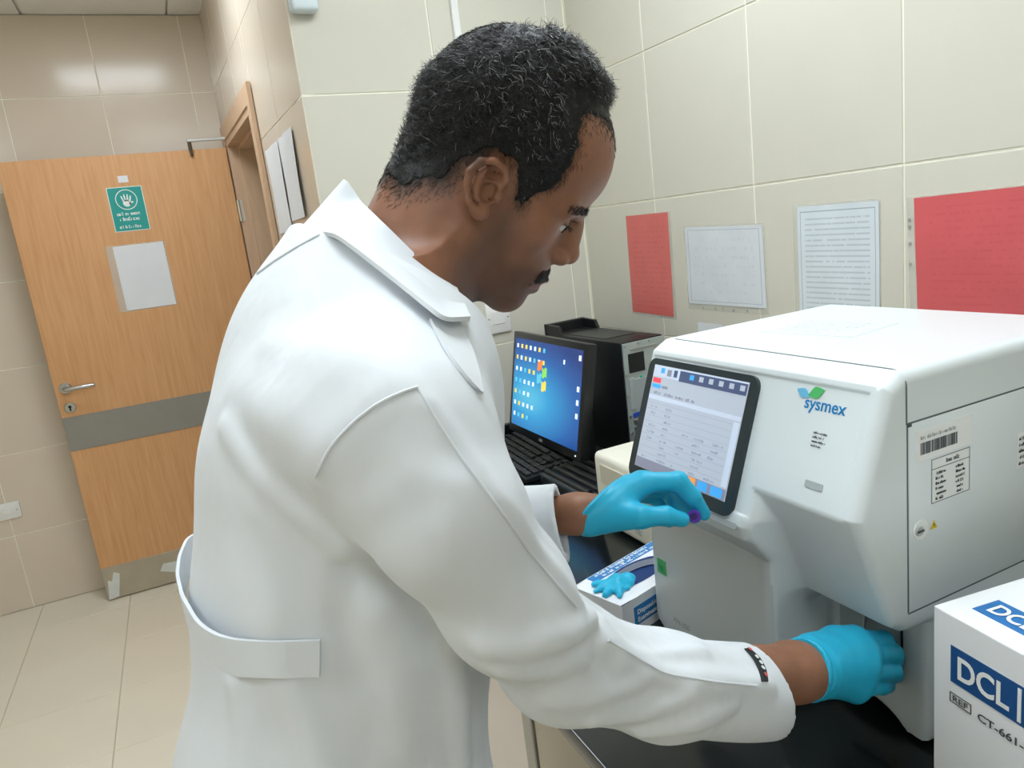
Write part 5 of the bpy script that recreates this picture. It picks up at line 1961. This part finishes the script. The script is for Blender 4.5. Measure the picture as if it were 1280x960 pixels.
# half belt round the back: sewn at the side, standing off behind
bt = [on(400, 798, f_coat, 0.004), on(350, 798, f_coat, 0.005), on(300, 795, f_coat, 0.008)]
bb = [on(400, 843, f_coat, 0.004), on(350, 846, f_coat, 0.005), on(300, 842, f_coat, 0.008)]
for y, x, z in ((0.575, -0.024, 1.264), (0.60, -0.034, 1.266), (0.66, -0.044, 1.266), (0.72, -0.048, 1.262), (0.78, -0.046, 1.258), (0.84, -0.038, 1.254), (0.885, 0.0, 1.25), (0.915, 0.07, 1.25), (0.918, 0.12, 1.25)):
    bt.append(np.array([x, y, z + 0.015])); bb.append(np.array([x, y, z - 0.016]))
ribbon('belt', bt, bb, 0.003, M_coat, man, 80, 4)

# woven tag at the cuff
M_tag = mat('tag_black', (40, 44, 48), 0.7)
ta = [on(x, y, f_coat, 0.0015) for x, y in ((930, 812), (941, 824), (948, 838), (951, 852))]
tb = [on(x, y, f_coat, 0.0015) for x, y in ((936, 811), (949, 822), (957, 837), (959, 852))]
tg = ribbon('cuff_tag', ta, tb, 0.001, M_tag, man, 16, 2)
M_tagr = mat('tag_red', (220, 96, 96), 0.7)
for (x, y, m_) in ((936, 814, M_tagr), (944, 823, M_label), (949, 830, M_label), (952, 837, M_label), (955, 845, M_tagr)):
    c_ = on(x, y, f_coat, 0.0030)
    adopt(MB().cyl(c_, grad_of(f_coat, c_[None])[0], 0.0024, 0.0006, 8).build('tag_print', m_), tg)

# trousers and shoes
M_trs = mat('trouser_grey', (92, 90, 92), 0.9, bump=0.1, bscale=500)


def f_trs(p):
    d = d_ell(p, (0.07, 0.715, 0.98), (0.115, 0.165, 0.13))
    for y, x0 in ((0.625, 0.055), (0.805, 0.075)):
        d = smin(d, d_chain(p, [(0.07, y, 0.92), (x0 + 0.01, y, 0.52), (x0 - 0.02, y, 0.06)], [0.085, 0.066, 0.058], 0.02), 0.04)
    d = d - 0.003 * np.sin(p[:, 2] * 42 + p[:, 1] * 30) * np.sin(p[:, 0] * 40)
    return np.maximum(np.maximum(d, 0.035 - p[:, 2]), p[:, 2] - 1.06)


adopt(surfnet(f_trs, (-0.1, 0.5, 0.0), (0.25, 0.95, 1.12), 0.008, 'trousers', M_trs, None, slack=2.0), man)
M_shoe = mat('shoe_black', (30, 28, 28), 0.4)
for y, x0 in ((0.625, 0.035), (0.805, 0.055)):
    def f_shoe(p, y=y, x0=x0):
        d = d_cap(p, (x0 - 0.045, y, 0.045), (x0 + 0.14, y, 0.030), 0.042, 0.036)
        d = smin(d, d_cap(p, (x0 - 0.03, y, 0.06), (x0 - 0.02, y, 0.09), 0.042), 0.03)
        return smax(d, 0.001 - p[:, 2], 0.004)
    adopt(surfnet(f_shoe, (x0 - 0.12, y - 0.07, -0.01), (x0 + 0.22, y + 0.07, 0.15), 0.006, 'shoe', M_shoe, None), man)

# ------------------------------------------------------------------ gloved hands
def PX(t):
    return P(*t)


LW, LMid = P(734, 644, 0.935), P(784, 628, 0.950)
LF = {'index': [(806, 604, 0.935), (848, 601, 0.922), (866, 621, 0.925), (880, 642, 0.932)],
      'middle': [(802, 603, 0.957), (842, 606, 0.957), (858, 628, 0.952), (868, 646, 0.945)],
      'ring': [(797, 608, 0.976), (834, 613, 0.985), (846, 634, 0.980), (850, 650, 0.970)],
      'little': [(790, 616, 0.992), (820, 622, 1.003), (832, 640, 0.998), (836, 652, 0.990)]}
LT = [(758, 648, 0.928), (800, 646, 0.905), (832, 645, 0.902), (853, 649, 0.908)]
FRr = {'index': [0.0135, 0.0118, 0.0105, 0.0088], 'middle': [0.0135, 0.0118, 0.0105, 0.0088], 'ring': [0.013, 0.011, 0.010, 0.0085], 'little': [0.012, 0.010, 0.009, 0.0078]}


def hand_field(W, fingers, thumb, tr, wr, arm, cuffd, kk=0.0035, palm=0.0165):
    W = np.asarray(W)
    F3 = {k: [PX(t) for t in v] for k, v in fingers.items()}
    T3 = [PX(t) for t in thumb]
    cut = cuffd
    def fn(p):
        d = d_cap(p, arm, W, wr + 0.001, wr)
        for k, v in F3.items():
            d = smin(d, d_cap(p, W + (v[0] - W) * 0.12, v[0], palm + 0.002, palm - 0.001), 0.018)
        d = smin(d, d_cap(p, W + (F3['middle'][0] - W) * 0.25, T3[1], 0.017, 0.0135), 0.02)
        for k, v in F3.items():
            d = smin(d, d_chain(p, v, FRr[k], 0.004), kk)
        d = smin(d, d_chain(p, T3, tr, 0.005), 0.006)
        d = d - 0.0005 * np.sin(p[:, 0] * 120 + 2 * np.sin(p[:, 2] * 70)) * np.sin(p[:, 1] * 90 + 2 * np.sin(p[:, 0] * 60))
        # wrinkles at the wrist and a rolled rim
        s = (p - arm) @ unit(W - arm)
        d = d - 0.0008 * np.sin(s * 420 + 3 * np.sin(p[:, 2] * 60)) * np.clip(1 - s / 0.022, 0, 1)
        d = d - 0.0016 * np.exp(-((s - 0.003) / 0.0022) ** 2)
        return np.maximum(d, -s)
    return fn


fl = hand_field(LW, LF, LT, [0.0185, 0.0135, 0.0115, 0.0092], 0.0255, P(736, 643, 0.936) + (WRL - P(736, 643, 0.936)) * 0.25, None)
gl = surfnet(fl, P(790, 630, 0.94) - 0.13, P(790, 630, 0.94) + 0.13, 0.0021, 'glove', M_glove, None, slack=2.0)
adopt(gl, man)
RF = {'index': [(1068, 801, 0.882), (1104, 801, 0.902), (1112, 812, 0.930), (1100, 822, 0.945)],
      'middle': [(1080, 817, 0.872), (1116, 817, 0.893), (1118, 826, 0.925), (1104, 834, 0.942)],
      'ring': [(1078, 839, 0.868), (1115, 838, 0.890), (1118, 842, 0.920), (1104, 846, 0.938)],
      'little': [(1068, 859, 0.870), (1101, 857, 0.890), (1108, 856, 0.915), (1096, 858, 0.932)]}
RTh = [(1012, 812, 0.862), (1042, 800, 0.885), (1072, 797, 0.912), (1094, 806, 0.935)]
RWp = P(1012, 836, 0.848)
frh = hand_field(RWp, RF, RTh, [0.018, 0.0145, 0.012, 0.0095], 0.0325, P(1004, 837, 0.842), None, palm=0.0195)
gr_ = surfnet(frh, P(1065, 830, 0.89) - 0.12, P(1065, 830, 0.89) + 0.12, 0.0022, 'glove', M_glove, None, slack=2.0)
adopt(gr_, man)

# ------------------------------------------------------------------ sample tube held in the left hand
tb_ = P(868, 645, 0.918)
tax = unit(P(874, 640, 1.0) - P(868, 645, 0.918))
tube = empty('sample_tube', tuple(tb_))
props(tube, 'purple capped blood sample tube pinched in the left blue glove', 'sample tube')
M_purple = mat('cap_purple', (88, 36, 168), 0.35)
mb = MB()
prof = [(0.0, 0.0045), (0.0002, 0.0075), (0.003, 0.0080), (0.015, 0.0080), (0.017, 0.0068), (0.018, 0.0064)]
mb.tube([tb_ + tax * (a - 0.010) for a, r in prof], [r for a, r in prof], 22, cap=True)
cap_o = adopt(mb.build('cap', M_purple, None, True), tube)
adopt(MB().cyl(tb_ - tax * 0.0101, tax, 0.0046, 0.0008, 18).build('cap_recess', mat('cap_purple_dark', (46, 16, 96), 0.5), None, True), cap_o)
mb = MB()
pr = [(0.008, 0.0064), (0.060, 0.0064), (0.064, 0.0056), (0.067, 0.0032), (0.068, 0.0004)]
mb.tube([tb_ + tax * (a - 0.0) for a, r in pr], [r for a, r in pr], 18)
adopt(mb.build('tube_body', mat('tube_clear', (225, 230, 232), 0.08, alpha=0.45), None, True), tube)
pr = [(0.022, 0.0056), (0.060, 0.0056), (0.0635, 0.0048), (0.066, 0.002)]
mb = MB().tube([tb_ + tax * a for a, r in pr], [r for a, r in pr], 14)
adopt(mb.build('blood', mat('blood_red', (96, 10, 16), 0.3), None, True), tube)
